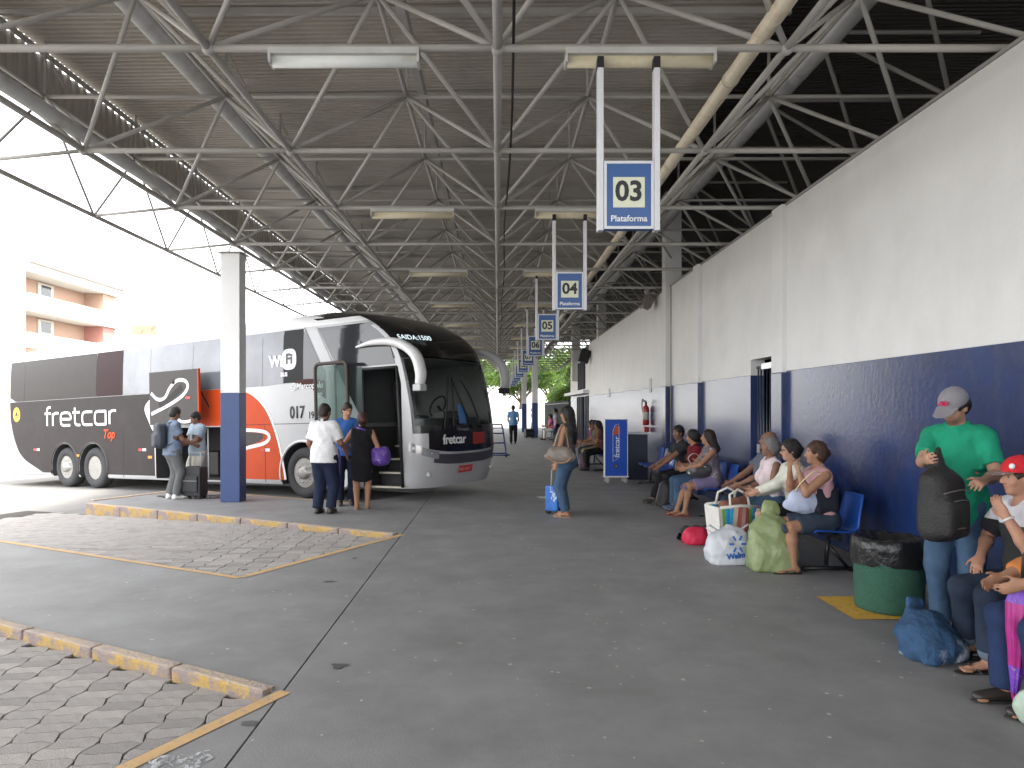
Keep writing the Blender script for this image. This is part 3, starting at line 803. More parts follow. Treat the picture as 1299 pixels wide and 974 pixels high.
def patch(name, fn, a0, a1, zlo, zhi, m, off=.006, na=20, nz=10, parent=BUS, thick=True):
    """panel lying proud on the body surface; fn(a, z) gives the surface point; zlo / zhi may be functions of a"""
    bm = bmesh.new(); g = []
    for i in range(na + 1):
        a = a0 + (a1 - a0) * i / na
        lo = zlo(a) if callable(zlo) else zlo; hi = zhi(a) if callable(zhi) else zhi
        row = []
        for j in range(nz + 1):
            z = lo + (hi - lo) * j / nz
            p = fn(a, z); e = 1e-3
            da = fn(a + e, z) - fn(a - e, z); dz = fn(a, z + e) - fn(a, z - e)
            nrm = da.cross(dz)
            if nrm.length > 0: nrm.normalize()
            if nrm.dot(Vector((p.x - 0., p.y, 0))) < 0 and fn is surf_t: nrm = -nrm
            if fn is not surf_t: nrm = Vector((0, -1 if p.y < 0 else 1, 0))
            row.append(bm.verts.new(p + nrm * off))
        g.append(row)
    for i in range(na):
        for j in range(nz):
            f = bm.faces.new((g[i][j], g[i + 1][j], g[i + 1][j + 1], g[i][j + 1])); f.smooth = True
    bmesh.ops.recalc_face_normals(bm, faces=bm.faces)
    return obj(name, bm, m, parent)
def side_poly(name, pts, m, off=.004, parent=BUS, thick=0.):
    """flat decal on the near flank from (x, z) outline"""
    bm = bmesh.new(); vs = [bm.verts.new((nx(x), -wz(z) - off, z)) for x, z in pts]
    f = bm.faces.new(vs); f.normal_update()
    if f.normal.y > 0: f.normal_flip()
    bmesh.ops.triangulate(bm, faces=bm.faces[:], ngon_method='EAR_CLIP')
    for _ in range(2):
        es = [e for e in bm.edges if abs(e.verts[0].co.z - e.verts[1].co.z) > .12]
        if es: bmesh.ops.subdivide_edges(bm, edges=es, cuts=2 if _ == 0 else 1); bmesh.ops.triangulate(bm, faces=[f for f in bm.faces if len(f.verts) > 3])
    for v in bm.verts: v.co.y = -wz(v.co.z) - off
    return obj(name, bm, m, parent)
def curve_pts(ctrl, n=10):
    """Catmull-Rom through control points"""
    P = [Vector(c).to_2d() for c in ctrl]; P = [P[0] * 2 - P[1]] + P + [P[-1] * 2 - P[-2]]; out = []
    for i in range(1, len(P) - 2):
        for k in range(n):
            t = k / n; a, b, c, d = P[i - 1], P[i], P[i + 1], P[i + 2]
            out.append(tuple(.5 * ((2 * b) + (c - a) * t + (2 * a - 5 * b + 4 * c - d) * t * t + (3 * b - a - 3 * c + d) * t ** 3)))
    out.append(tuple(P[-2])); return out
def ribbon(name, ctrl, w, m, off=.007, n=12, closed=False):
    pts = curve_pts(ctrl, n); L = []; Rr = []
    for i, p in enumerate(pts):
        a = Vector(pts[max(i - 1, 0)]); b = Vector(pts[min(i + 1, len(pts) - 1)]); t = (b - a).normalized(); nn = Vector((-t.y, t.x)) * w / 2
        L.append(Vector(p) + nn); Rr.append(Vector(p) - nn)
    bm = bmesh.new(); A = [bm.verts.new((nx(p.x), -wz(p.y) - off, p.y)) for p in L]; B = [bm.verts.new((nx(p.x), -wz(p.y) - off, p.y)) for p in Rr]
    for i in range(len(A) - 1):
        f = bm.faces.new((A[i], B[i], B[i + 1], A[i + 1])); f.normal_update()
        if f.normal.y > 0: f.normal_flip()
    return obj(name, bm, m, BUS)
# --- flank livery
def inx(x): return float(np.interp(x, [-11.35, -11.12, -9.95, -8.8, -7.2, -5.86, -4.68, 0], [-10.2, -10, -9, -8, -6.59, -5.4, -4.34, 0]))
arc_r = curve_pts([(-10.02, 2.24), (-9.98, 1.7), (-9.8, 1.15), (-9.45, .72), (-8.6, .35)], 8)
def arch(ax, r=.62, z0=.35):
    out = []
    a0 = math.asin((z0 - .5) / r)
    for k in range(17):
        a = math.pi - a0 + (2 * a0 - math.pi) * k / 16
        out.append((inx(ax + r * math.cos(a)), .5 + r * math.sin(a)))
    return out
front_edge = curve_pts([(-3.9, 2.24), (-4.35, 2.15), (-4.6, 1.95), (-4.5, 1.65), (-4.36, 1.46)], 6)
side_poly('dark_livery', arc_r + arch(AX[2]) + arch(AX[1]) + [(-4.34, .35)] + front_edge[::-1], M_GREY, .003)
orange = [(-2.02, .35), (-2.02, 2.235)] + curve_pts([(-1.67, 2.245), (-1.25, 2.08), (-.88, 1.74), (-.62, 1.2), (-.47, .62), (-.42, .35)], 8)
side_poly('orange_livery', orange, M_ORNG, .003)
side_poly('orange_livery', [(-3.86, 2.24), (-2.04, 2.24), (-2.04, 1.46), (-2.6, 1.46), (-3.0, 1.5)], M_ORNG, .003)
ribbon('white_swoosh', [(-3.9, 2.23), (-4.35, 2.13), (-4.62, 1.92), (-4.5, 1.62), (-4.33, 1.35), (-4.2, 1.18)], .06, M_WDEC)
ribbon('white_swoosh', [(-1.67, 2.24), (-1.25, 2.08), (-.88, 1.74), (-.62, 1.2), (-.47, .62), (-.42, .36)], .05, M_WDEC)
ribbon('white_swoosh', [(-2.0, 1.32), (-1.5, 1.36), (-.98, 1.32), (-.84, 1.2), (-1.0, 1.08), (-1.5, .98), (-2.0, .8)], .07, M_WDEC)
side_poly('grey_swirl', curve_pts([(-2.0, 1.29), (-1.5, 1.32), (-1.02, 1.27), (-1.1, 1.13), (-1.5, 1.02), (-2.0, .86)], 6), M_GREYL, .005)
for z, x0, x1 in ((1.47, -4.7, -11.1), (1.47, -2.1, 1.55), (1.36, -10.2, -4.75)):
    box('panel_seam', ((x0 + x1) / 2, -1.2825, z), (abs(x1 - x0), .006, .01), M_CAV, BUS, 0)
for x in (-1.02, -5.9, 1.4): box('panel_seam', (x, -1.2825, .88), (.01, .006, 1.16), M_CAV, BUS, 0)
# wheel-arch lips
for ax, m in ((AX[0], M_ROOFW), (AX[1], M_GREYL), (AX[2], M_GREYL)):
    for sg in (-1, 1):
        bm = bmesh.new(); sweep(bm, [(ax + .63 * math.cos(a), sg * 1.285, .5 + .63 * math.sin(a)) for a in [math.pi * (-.09 + 1.18 * k / 20) for k in range(21)]], .026, 8, sx=1., sy=.7)
        obj('wheel_arch', bm, m, BUS)
# --- side windows: each pane its own part
def wbot(x): return 2.25 if x < -.9 else (2.25 + .03 * math.sin((x + .9) * 2.2) if x < -.2 else 2.28 - .34 * ((x + .2) / .85) ** 1.6)
panes = [(-10.0, -9.35, M_GLASSF), (-9.34, -6.4, M_GLASSF), (-6.39, -5.42, M_MAROON), (-5.41, -4.45, M_GLASS), (-4.44, -3.05, M_GLASS), (-3.04, -1.65, M_GLASS), (-1.64, -1.0, M_GLASS), (-.99, -.43, M_GLASS), (-.42, .09, mat('black pane', (.008, .008, .009), .2, var=0, spec=.12))]
for x0, x1, m in panes:
    patch('window_pane', surf_s, x0, x1, lambda a: wbot(a) + (.12 * max(0, (-9.75 - a) / .25) if a < -9.75 else 0), 3.33, m, .008, 8, 8)
def hi_f(a): return 3.36 - max(0, a - .12) * 1.75
patch('window_pane', surf_s, .095, .66, wbot, hi_f, M_SMOKE, .008, 10, 6)
patch('belt_film', surf_s, -.2, .66, lambda a: wbot(a), lambda a: wbot(a) + .34 * (a + .2) / .86, mat('brown belt film', (.05, .014, .012), .35, spec=.12), .0105, 10, 4)
# silver B-pillar blade sweeping down and forward
side_poly('pillar_blade', curve_pts([(.14, 3.34), (.42, 2.9), (.66, 2.5), (.95, 1.95), (1.3, 1.5)], 6) + [(1.5, 1.5)] + curve_pts([(1.45, 1.6), (1.12, 2.1), (.9, 2.5), (.68, 2.9), (.42, 3.34)], 6), M_SILV, .012)
# cab side glass
side_poly('cab_window', curve_pts([(.46, 3.31), (.72, 2.9), (.95, 2.5), (1.2, 2.05), (1.46, 1.62)], 6) + [(1.54, 1.62), (1.54, 2.5), (2.3, 2.5), (2.2, 2.8), (2.05, 3.05), (1.72, 3.31)], M_SMOKE, .009)
# --- front: windscreen, visor, grille band, bumper, lights
M_WSC = bpy.data.materials.new('windscreen glass'); M_WSC.use_nodes = True
_n = M_WSC.node_tree.nodes; _l = M_WSC.node_tree.links; _b = _n['Principled BSDF']
_b.inputs['Base Color'].default_value = (.03, .035, .035, 1); _b.inputs['Roughness'].default_value = .03; _b.inputs['Specular IOR Level'].default_value = .9
_t = _n.new('ShaderNodeBsdfTransparent'); _t.inputs[0].default_value = (.78, .84, .82, 1); _mx = _n.new('ShaderNodeMixShader'); _fr = _n.new('ShaderNodeFresnel'); _fr.inputs[0].default_value = 1.9
_l.new(_fr.outputs[0], _mx.inputs[0]); _l.new(_t.outputs[0], _mx.inputs[1]); _l.new(_b.outputs[0], _mx.inputs[2]); _l.new(_mx.outputs[0], _n['Material Output'].inputs[0])
ws = patch('windscreen', surf_t, -.9, .9, 1.33, 2.64, M_WSC, .012, 30, 16)
patch('visor', surf_t, -.9, .9, 2.62, 3.46, M_BDARK, .016, 30, 12)
patch('windscreen_border', surf_t, -.92, .92, 1.24, 1.37, M_BDARK, .016, 30, 4)
for s in (-1, 1):
    patch('windscreen_border', surf_t, s * .87, s * .91, 1.3, 2.7, M_BDARK, .015, 4, 14)
    patch('corner_pillar', surf_t, s * .915, s * 1.0, 1.25, lambda a: 3.25, M_SILV, .012, 4, 16)
patch('grille_band', surf_t, -.60, .75, lambda a: .98 - .1 * (1 - (a / .66) ** 2), 1.26, M_BDARK, .01, 28, 6)
patch('lower_grille', surf_t, -.5, .6, lambda a: .74 - .08 * (1 - (a / .6) ** 2), lambda a: .9 - .06 * (1 - (a / .6) ** 2), mat('dark bumper grille', (.06, .06, .075), .35), .012, 24, 4)
rs = patch('red_square', surf_t, .02, .2, 1.0, 1.22, mat('red emblem panel', (.36, .03, .015), .35), .016, 8, 4)
M_LENS = mat('headlamp lens', (.55, .56, .55), .08, var=0, coat=1.)
for s in (-1, 1):
    h = patch('headlight', surf_t, s * 1.0, s * .42, lambda a: .93 - .16 * (1. - abs(a)) / .58, lambda a: 1.09 - .19 * (1. - abs(a)) / .58, mat('headlamp bowl', (.5, .5, .5), .18, metal=.6), .014, 14, 5)
    for a in (.88, .72, .56):
        p = surf_t(s * a, 1.01 - .17 * (1. - a) / .58)
        bm = bmesh.new(); bmesh.ops.create_uvsphere(bm, u_segments=12, v_segments=8, radius=.062); obj('bulb', bm, M_LENS, h, True, loc=(p.x - .035, p.y - s * .03, p.z))
    p = surf_t(s * .55, .5); bm = bmesh.new(); bmesh.ops.create_uvsphere(bm, u_segments=12, v_segments=8, radius=.05); obj('fog_lamp', bm, M_LENS, BUS, True, loc=p)
pp = patch('number_plate', surf_t, -.10, .03, .49, .62, mat('red plate', (.55, .035, .04), .4), .03, 4, 2)
M_LED = mat('led letters', (.9, .95, 1.), .5, emit=(.75, .95, 1.), estr=.12)
def front_frame(t, z, off):
    p = surf_t(t, z); e = 1e-3
    da = (surf_t(t + e, z) - surf_t(t - e, z)).normalized(); dz = (surf_t(t, z + e) - surf_t(t, z - e)).normalized()
    n_ = da.cross(dz)
    if n_.x < 0: n_ = -n_
    return p + n_ * off, da, dz, n_
def front_text(s_, t, z, size, m, off=.03, **k):
    p, da, dz, n_ = front_frame(t, z, off)
    xd = da if da.y > 0 else -da
    return text('lettering', s_, size, m, BUS, mtx=frame_mtx(p, xd, n_.cross(xd)), **k)
front_text('SAIDA:1500', -.5, 2.93, .17, M_LED, .07, sx=.85)
front_text('fretcar', -.2, 1.11, .24, M_WDEC, .05, offset=.006)
front_text('Marcopolo', -.07, 1.29, .085, M_CHROME, .04)
front_text('MHD-4017', -.035, .555, .085, mat('plate pale red', (.7, .3, .3), .5), .045)
# wipers
for t0, t1, tz in ((-.34, -.16, 2.3), (-.2, -.12, 2.25), (.02, -.12, 2.2), (.12, -.02, 2.2)):
    pts = [front_frame(t0 + (t1 - t0) * k / 6, 1.3 + (tz - 1.3) * k / 6, .04)[0] for k in range(7)]
    bm = bmesh.new(); sweep(bm, pts, .018, 6); obj('wiper', bm, M_BLACK, BUS)
st = patch('windscreen_sticker', surf_t, -.1, -.02, 1.4, 1.75, mat('blue sticker', (.05, .16, .42), .4), .02, 3, 3)
# mirrors
def mirror(sg, pts, rad):
    bm = bmesh.new(); sweep(bm, curve3(pts, 8), [lerp_tab([(i, r) for i, r in enumerate(rad)], k / 8) for k in range((len(pts) - 1) * 8 + 1)], 14, sx=1., sy=.8)
    o = obj('mirror_arm', bm, M_ROOFW if sg < 0 else M_SILV, BUS); return o
def curve3(ctrl, n=8):
    P = [Vector(c) for c in ctrl]; P = [P[0] * 2 - P[1]] + P + [P[-1] * 2 - P[-2]]; out = []
    for i in range(1, len(P) - 2):
        for k in range(n):
            t = k / n; a, b, c, d = P[i - 1], P[i], P[i + 1], P[i + 2]
            out.append(.5 * ((2 * b) + (c - a) * t + (2 * a - 5 * b + 4 * c - d) * t * t + (3 * b - a - 3 * c + d) * t ** 3))
    out.append(P[-2]); return out
for sg in (-1, 1):
    a = mirror(sg, [(1.5, sg * 1.30, 2.86), (2.0, sg * 1.36, 2.91), (2.55, sg * 1.42, 2.86), (2.95, sg * 1.44, 2.64), (3.08, sg * 1.44, 2.32), (3.06, sg * 1.44, 2.1)], [.025, .075, .10, .115, .115, .10])
    bm = bmesh.new(); add_box(bm, (3.05, sg * 1.44, 2.04), (.17, .19, .12), None, .02); obj('mirror_foot', bm, M_BLACK if sg > 0 else M_SILV, a)
# wheels
def wheel(ax, sg, inset, name='wheel'):
    w = empty(name, (ax, sg * 1.10, .5), parent=BUS)
    rot = Matrix.Rotation(R(90) * (1 if sg < 0 else -1), 3, 'X')
    bm = bmesh.new(); lathe(bm, [(.29, -.14), (.40, -.15), (.475, -.135), (.5, -.09), (.5, .09), (.475, .135), (.40, .15), (.29, .14), (.29, -.14)], 40, rot=rot); obj('tyre', bm, M_TYRE, w)
    bm = bmesh.new()
    if inset: prof = [(.30, .13), (.285, .11), (.25, .04), (.2, -.02), (.14, -.03), (.13, .05), (.10, .07), (0, .075)]
    else: prof = [(.30, .13), (.285, .12), (.26, .08), (.22, .10), (.17, .12), (.13, .125), (.12, .19), (.08, .2), (0, .2)]
    lathe(bm, [(r, z) for r, z in prof], 32, rot=rot); obj('rim', bm, M_RIM, w)
    bm = bmesh.new()
    for k in range(10):
        a = k * math.pi / 5; rr = .19; zz = (-.02 if inset else .115)
        p = rot @ Vector((rr * math.cos(a), rr * math.sin(a), zz)); q = rot @ Vector((rr * math.cos(a), rr * math.sin(a), zz + .035)); add_tube(bm, p, q, .016, seg=6)
    o = obj('wheel_nuts', bm, M_CHROME, w); o['kind'] = 'stuff'
for sg in (-1, 1):
    wheel(AX[0], sg, False); wheel(AX[1], sg, True); wheel(AX[2], sg, False)
# luggage flap raised out and up, with its livery
flp = box('luggage_flap', (-3.45, -1.62, 2.1), (1.7, .05, 1.17), M_GREYL, BUS, .012)
bm = bmesh.new()
def flap_ribbon(ctrl, w, m, nm):
    pts = curve_pts(ctrl, 10); bm = bmesh.new(); A = []; B = []
    for i, p in enumerate(pts):
        t = (Vector(pts[min(i + 1, len(pts) - 1)]) - Vector(pts[max(i - 1, 0)])).normalized(); nn = Vector((-t.y, t.x)) * w / 2
        A.append(bm.verts.new((p[0] + nn.x, -.029, p[1] + nn.y))); B.append(bm.verts.new((p[0] - nn.x, -.029, p[1] - nn.y)))
    for i in range(len(A) - 1):
        f = bm.faces.new((A[i], B[i], B[i + 1], A[i + 1])); f.normal_update()
        if f.normal.y > 0: f.normal_flip()
    return obj(nm, bm, m, flp)
flap_ribbon([(-.78, .12), (-.55, -.02), (-.3, .0), (-.1, .22), (.15, .36), (.42, .34), (.5, .2), (.3, .02), (-.1, -.14), (-.5, -.26), (-.78, -.34)], .075, M_WDEC, 'white_swirl')
flap_ribbon([(-.5, -.16), (-.2, -.06), (.1, .1), (.3, .22)], .14, M_GREY, 'dark_swirl')
flap_ribbon([(.02, -.42), (.3, -.53), (.6, -.5), (.76, -.35)], .06, M_WDEC, 'white_arc')
bm = bmesh.new(); add_box(bm, (.05, 0, 0), (.03, .052, 1.172)); obj('orange_edge', bm, M_ORNG, flp, loc=(.79, -.003, 0))
bm = bmesh.new(); add_box(bm, (0, 0, 0), (.16, .004, .05)); obj('reflector', bm, mat('red reflector', (.5, .03, .03), .3), flp, loc=(.5, -.029, -.02))
bm = bmesh.new(); lathe(bm, [(0, 0), (.05, 0), (.05, .02), (0, .02)], 14, (.02, -.03, .34), rot=Matrix.Rotation(R(90), 3, 'X')); obj('lock', bm, M_BLACK, flp)
for sx in (-.7, .7): tube('strut', [(-3.45 + sx, -1.59, 2.4), (-3.45 + sx, -1.0, 1.4)], .015, M_BLACK, BUS, 6)
# cargo inside the hold
box('cargo', (-2.3, -.55, .52), (.5, .6, .42), mat('pale cargo box', (.4, .4, .42), .6), BUS, .02)
box('cargo', (-3.7, -.4, .6), (.8, .5, .55), M_BLACK, BUS, .05)
tube('hold_post', [(-2.9, -1.2, .32), (-2.9, -1.2, 1.42)], .015, M_TUBE2, BUS, 6)
# doorway: steps, jamb, seat, dashboard, opened door leaf
for k in range(4):
    box('step', (2.08, -.98 + .24 * k, .26 + .13 + .24 * k - .12), (.875, .30, .03), mat('step tread', (.12, .12, .12), .5), BUS, .004)
    box('step_edge', (2.08, -1.135 + .24 * k, .26 + .24 * k + .005), (.875, .012, .035), mat('step nosing', (.55, .5, .4), .4), BUS, .002)
    box('step_riser', (2.08, -.84 + .24 * k, .26 + .24 * k + .12), (.875, .012, .22), M_CAV, BUS, 0)
sm = mat('driver seat cloth', (.05, .05, .06), .8)
bm = bmesh.new(); add_box(bm, (1.35, .55, 1.5), (.5, .5, .16), None, .05); add_box(bm, (1.12, .55, 1.9), (.16, .5, .8), Matrix.Rotation(R(-8), 3, 'Y'), .06); add_box(bm, (1.08, .55, 2.4), (.12, .3, .24), None, .05); obj('driver_seat', bm, sm, BUS)
bm = bmesh.new(); add_box(bm, (2.45, .1, 1.4), (.5, 1.9, .22), None, .06); add_box(bm, (2.2, .55, 1.5), (.3, .6, .3), None, .06); obj('dashboard', bm, mat('dashboard', (.14, .14, .14), .6), BUS)
bm = bmesh.new(); sweep(bm, [(2.0 + .1 * math.sin(a), .55 + .24 * math.cos(a), 1.75 + .2 * math.sin(a)) for a in [2 * math.pi * k / 20 for k in range(20)]], .018, 6, closed=True); add_tube(bm, (2.0, .55, 1.75), (2.2, .55, 1.5), .03); obj('steering_wheel', bm, M_BLACK, BUS)
bm = bmesh.new(); add_box(bm, (.95, -.2, 2.0), (.04, 2.2, 1.1)); obj('cab_partition', bm, mat('cab partition', (.10, .10, .105), .5), BUS)
bm = bmesh.new()
for p, q in (((1.64, -1.3, .28), (1.64, -1.29, 2.44)), ((2.52, -1.3, .28), (2.44, -1.29, 2.44)), ((1.64, -1.29, 2.44), (2.44, -1.29, 2.44))): add_tube(bm, p, q, .028, seg=8)
obj('door_jamb', bm, M_BLACK, BUS)
leaf = empty('door_leaf', (1.06, -1.52, 1.42), parent=BUS); leaf.rotation_euler = (0, 0, R(-4))
bm = bmesh.new(); W2, H2 = .43, 1.16
pts = []
for cx, cz, a0 in ((W2 - .1, H2 - .1, 0), (-W2 + .1, H2 - .1, 90), (-W2 + .1, -H2 + .1, 180), (W2 - .1, -H2 + .1, 270)):
    for k in range(5): a = R(a0 + 22.5 * k); pts.append((cx + .1 * math.cos(a), 0, cz + .1 * math.sin(a)))
sweep(bm, pts, .035, 8, closed=True); obj('door_frame', bm, mat('door rubber brown', (.05, .035, .03), .6), leaf)
M_DGL = bpy.data.materials.new('door glass'); M_DGL.use_nodes = True
_n = M_DGL.node_tree.nodes; _l = M_DGL.node_tree.links; _b = _n['Principled BSDF']; _b.inputs['Base Color'].default_value = (.2, .25, .24, 1); _b.inputs['Roughness'].default_value = .04
_t = _n.new('ShaderNodeBsdfTransparent'); _t.inputs[0].default_value = (.72, .80, .77, 1); _mx = _n.new('ShaderNodeMixShader'); _mx.inputs[0].default_value = .22
_l.new(_t.outputs[0], _mx.inputs[1]); _l.new(_b.outputs[0], _mx.inputs[2]); _l.new(_mx.outputs[0], _n['Material Output'].inputs[0])
box('door_glass', (0, 0, .2), (W2 * 2 - .06, .008, (H2 - .25) * 2), M_DGL, leaf, 0)
box('door_panel', (0, 0, -.93), (W2 * 2 - .06, .03, .42), M_SILV, leaf, .006)
tube('door_arm', [(.3, .03, -.5), (.6, .35, -.5)], .02, M_BLACK, leaf, 6)
tube('hand_rail', [(2.42, -1.1, .8), (2.3, -.8, 1.5)], .016, M_CHROME, BUS, 8)
# lettering on the flank
def flank_text(s_, x, z, size, m, off=.010, **k):
    return text('lettering', s_, size, m, BUS, mtx=frame_mtx((nx(x), -wz(z) - off, z), (1, 0, 0), (0, 0, 1)), **k)
GLY = {'f': ([[(.58, 1.5), (.40, 1.5), (.26, 1.4), (.22, 1.15), (.22, .6), (.22, 0)], [(0, 1.0), (.3, 1.0), (.58, 1.0)]], .66), 'r': ([[(.1, 1), (.1, .5), (.1, 0)], [(.1, .55), (.16, .85), (.34, 1.0), (.66, 1.0)]], .78),
       'e': ([[(.1, .5), (.5, .5), (.97, .5), (1.0, .7), (.88, .94), (.65, 1), (.38, 1), (.15, .92), (.07, .66), (.07, .34), (.15, .08), (.38, 0), (.65, 0), (.94, 0)]], 1.18), 't': ([[(.2, 1.38), (.2, .9), (.2, .3), (.28, .07), (.46, 0), (.68, 0)], [(0, 1), (.3, 1), (.66, 1)]], .8),
       'c': ([[(.95, 1), (.65, 1), (.38, 1), (.15, .92), (.07, .66), (.07, .34), (.15, .08), (.38, 0), (.65, 0), (.95, 0)]], 1.1), 'a': ([[(1, 0), (.65, 0), (.35, 0), (.14, .08), (.07, .34), (.07, .66), (.14, .92), (.35, 1), (.65, 1), (1, 1)], [(1, 1.06), (1, .5), (1, -.06)]], 1.22)}
gx = -8.48
for k, ch in enumerate('fretcar'):
    st_l, adv = GLY[ch]
    L_ = empty('letter', (0, 0, 0), parent=BUS)
    for q, ctrl in enumerate(st_l):
        o = ribbon('letter_stroke', [(gx + u * .44, 1.57 + v * .32) for u, v in ctrl], .062, M_WDEC, .009 + .0012 * q, 6); o.parent = L_
    gx += adv * .44
flank_text('Top', -5.95, 1.32, .30, M_ORNG, shear=.3, offset=.01)
flank_text('017', -.08, 1.68, .34, M_BDARK, sx=.8, offset=.007)
flank_text('1943', .36, 1.62, .2, M_BDARK, sx=.8)
flank_text('Wi', -.62, 2.72, .30, M_WDEC, .014, offset=.014)
bl = []
for k in range(24):
    a = 2 * math.pi * k / 24; bl.append((-.27 + .19 * math.copysign(abs(math.cos(a)) ** .7, math.cos(a)), 2.75 + .21 * math.copysign(abs(math.sin(a)) ** .7, math.sin(a))))
side_poly('wifi_badge', bl, M_WDEC, .013)
flank_text('Fi', -.27, 2.75, .28, M_BDARK, .016, offset=.01)
flank_text('BUS', -.4, 2.45, .11, M_WDEC, .014, offset=.006)
flank_text('@Marcopolo', .18, 2.2, .165, M_WDEC, .016, shear=.2, offset=.003)
flank_text('G7', .5, 2.0, .12, M_WDEC, .016, shear=.2, offset=.004)
pill = []
for k in range(20):
    a = 2 * math.pi * k / 20; pill.append((.42 + .27 * math.copysign(abs(math.cos(a)) ** .5, math.cos(a)), 1.24 + .12 * math.copysign(abs(math.sin(a)) ** .5, math.sin(a))))
side_poly('badge', pill, mat('badge grey', (.07, .08, .085), .4), .006)
flank_text('EMERGENCIA', .42, 1.28, .075, M_WDEC, .01); flank_text('0800 4017', .42, 1.18, .075, M_WDEC, .01)
side_poly('round_badge', [(-9.72 + .155 * math.cos(a), 1.9 + .2 * math.sin(a)) for a in [2 * math.pi * k / 28 for k in range(28)]], mat('yellow badge', (.75, .5, .03), .4), .006)
side_poly('badge_ring', [(-9.72 + .105 * math.cos(a), 1.92 + .13 * math.sin(a)) for a in [2 * math.pi * k / 24 for k in range(24)]], M_BDARK, .008)
side_poly('badge_core', [(-9.72 + .085 * math.cos(a), 1.92 + .105 * math.sin(a)) for a in [2 * math.pi * k / 24 for k in range(24)]], mat('yellow badge', (.75, .5, .03), .4), .0095)
side_poly('badge_mark', [(-9.79, 1.87), (-9.65, 1.87), (-9.68, 1.92), (-9.72, 2.0), (-9.76, 1.92)], M_BDARK, .011)
M_RR = mat('red reflector', (.5, .03, .03), .3); M_OR = mat('amber lamp', (.8, .25, .02), .3)
for x, z in ((-8.85, .95), (-4.75, .95), (-.95, .95)):
    side_poly('reflector', [(x - .14, z - .03), (x - .01, z - .03), (x - .01, z + .03), (x - .14, z + .03)], M_RR, .008)
    side_poly('reflector', [(x, z - .03), (x + .12, z - .03), (x + .12, z + .03), (x, z + .03)], M_WDEC, .008)
for x, z in ((-4.5, .78), (-7.16, .80), (-1.55, .80)): side_poly('marker_lamp', [(x - .07, z - .03), (x + .07, z - .03), (x + .07, z + .03), (x - .07, z + .03)], M_OR, .008)
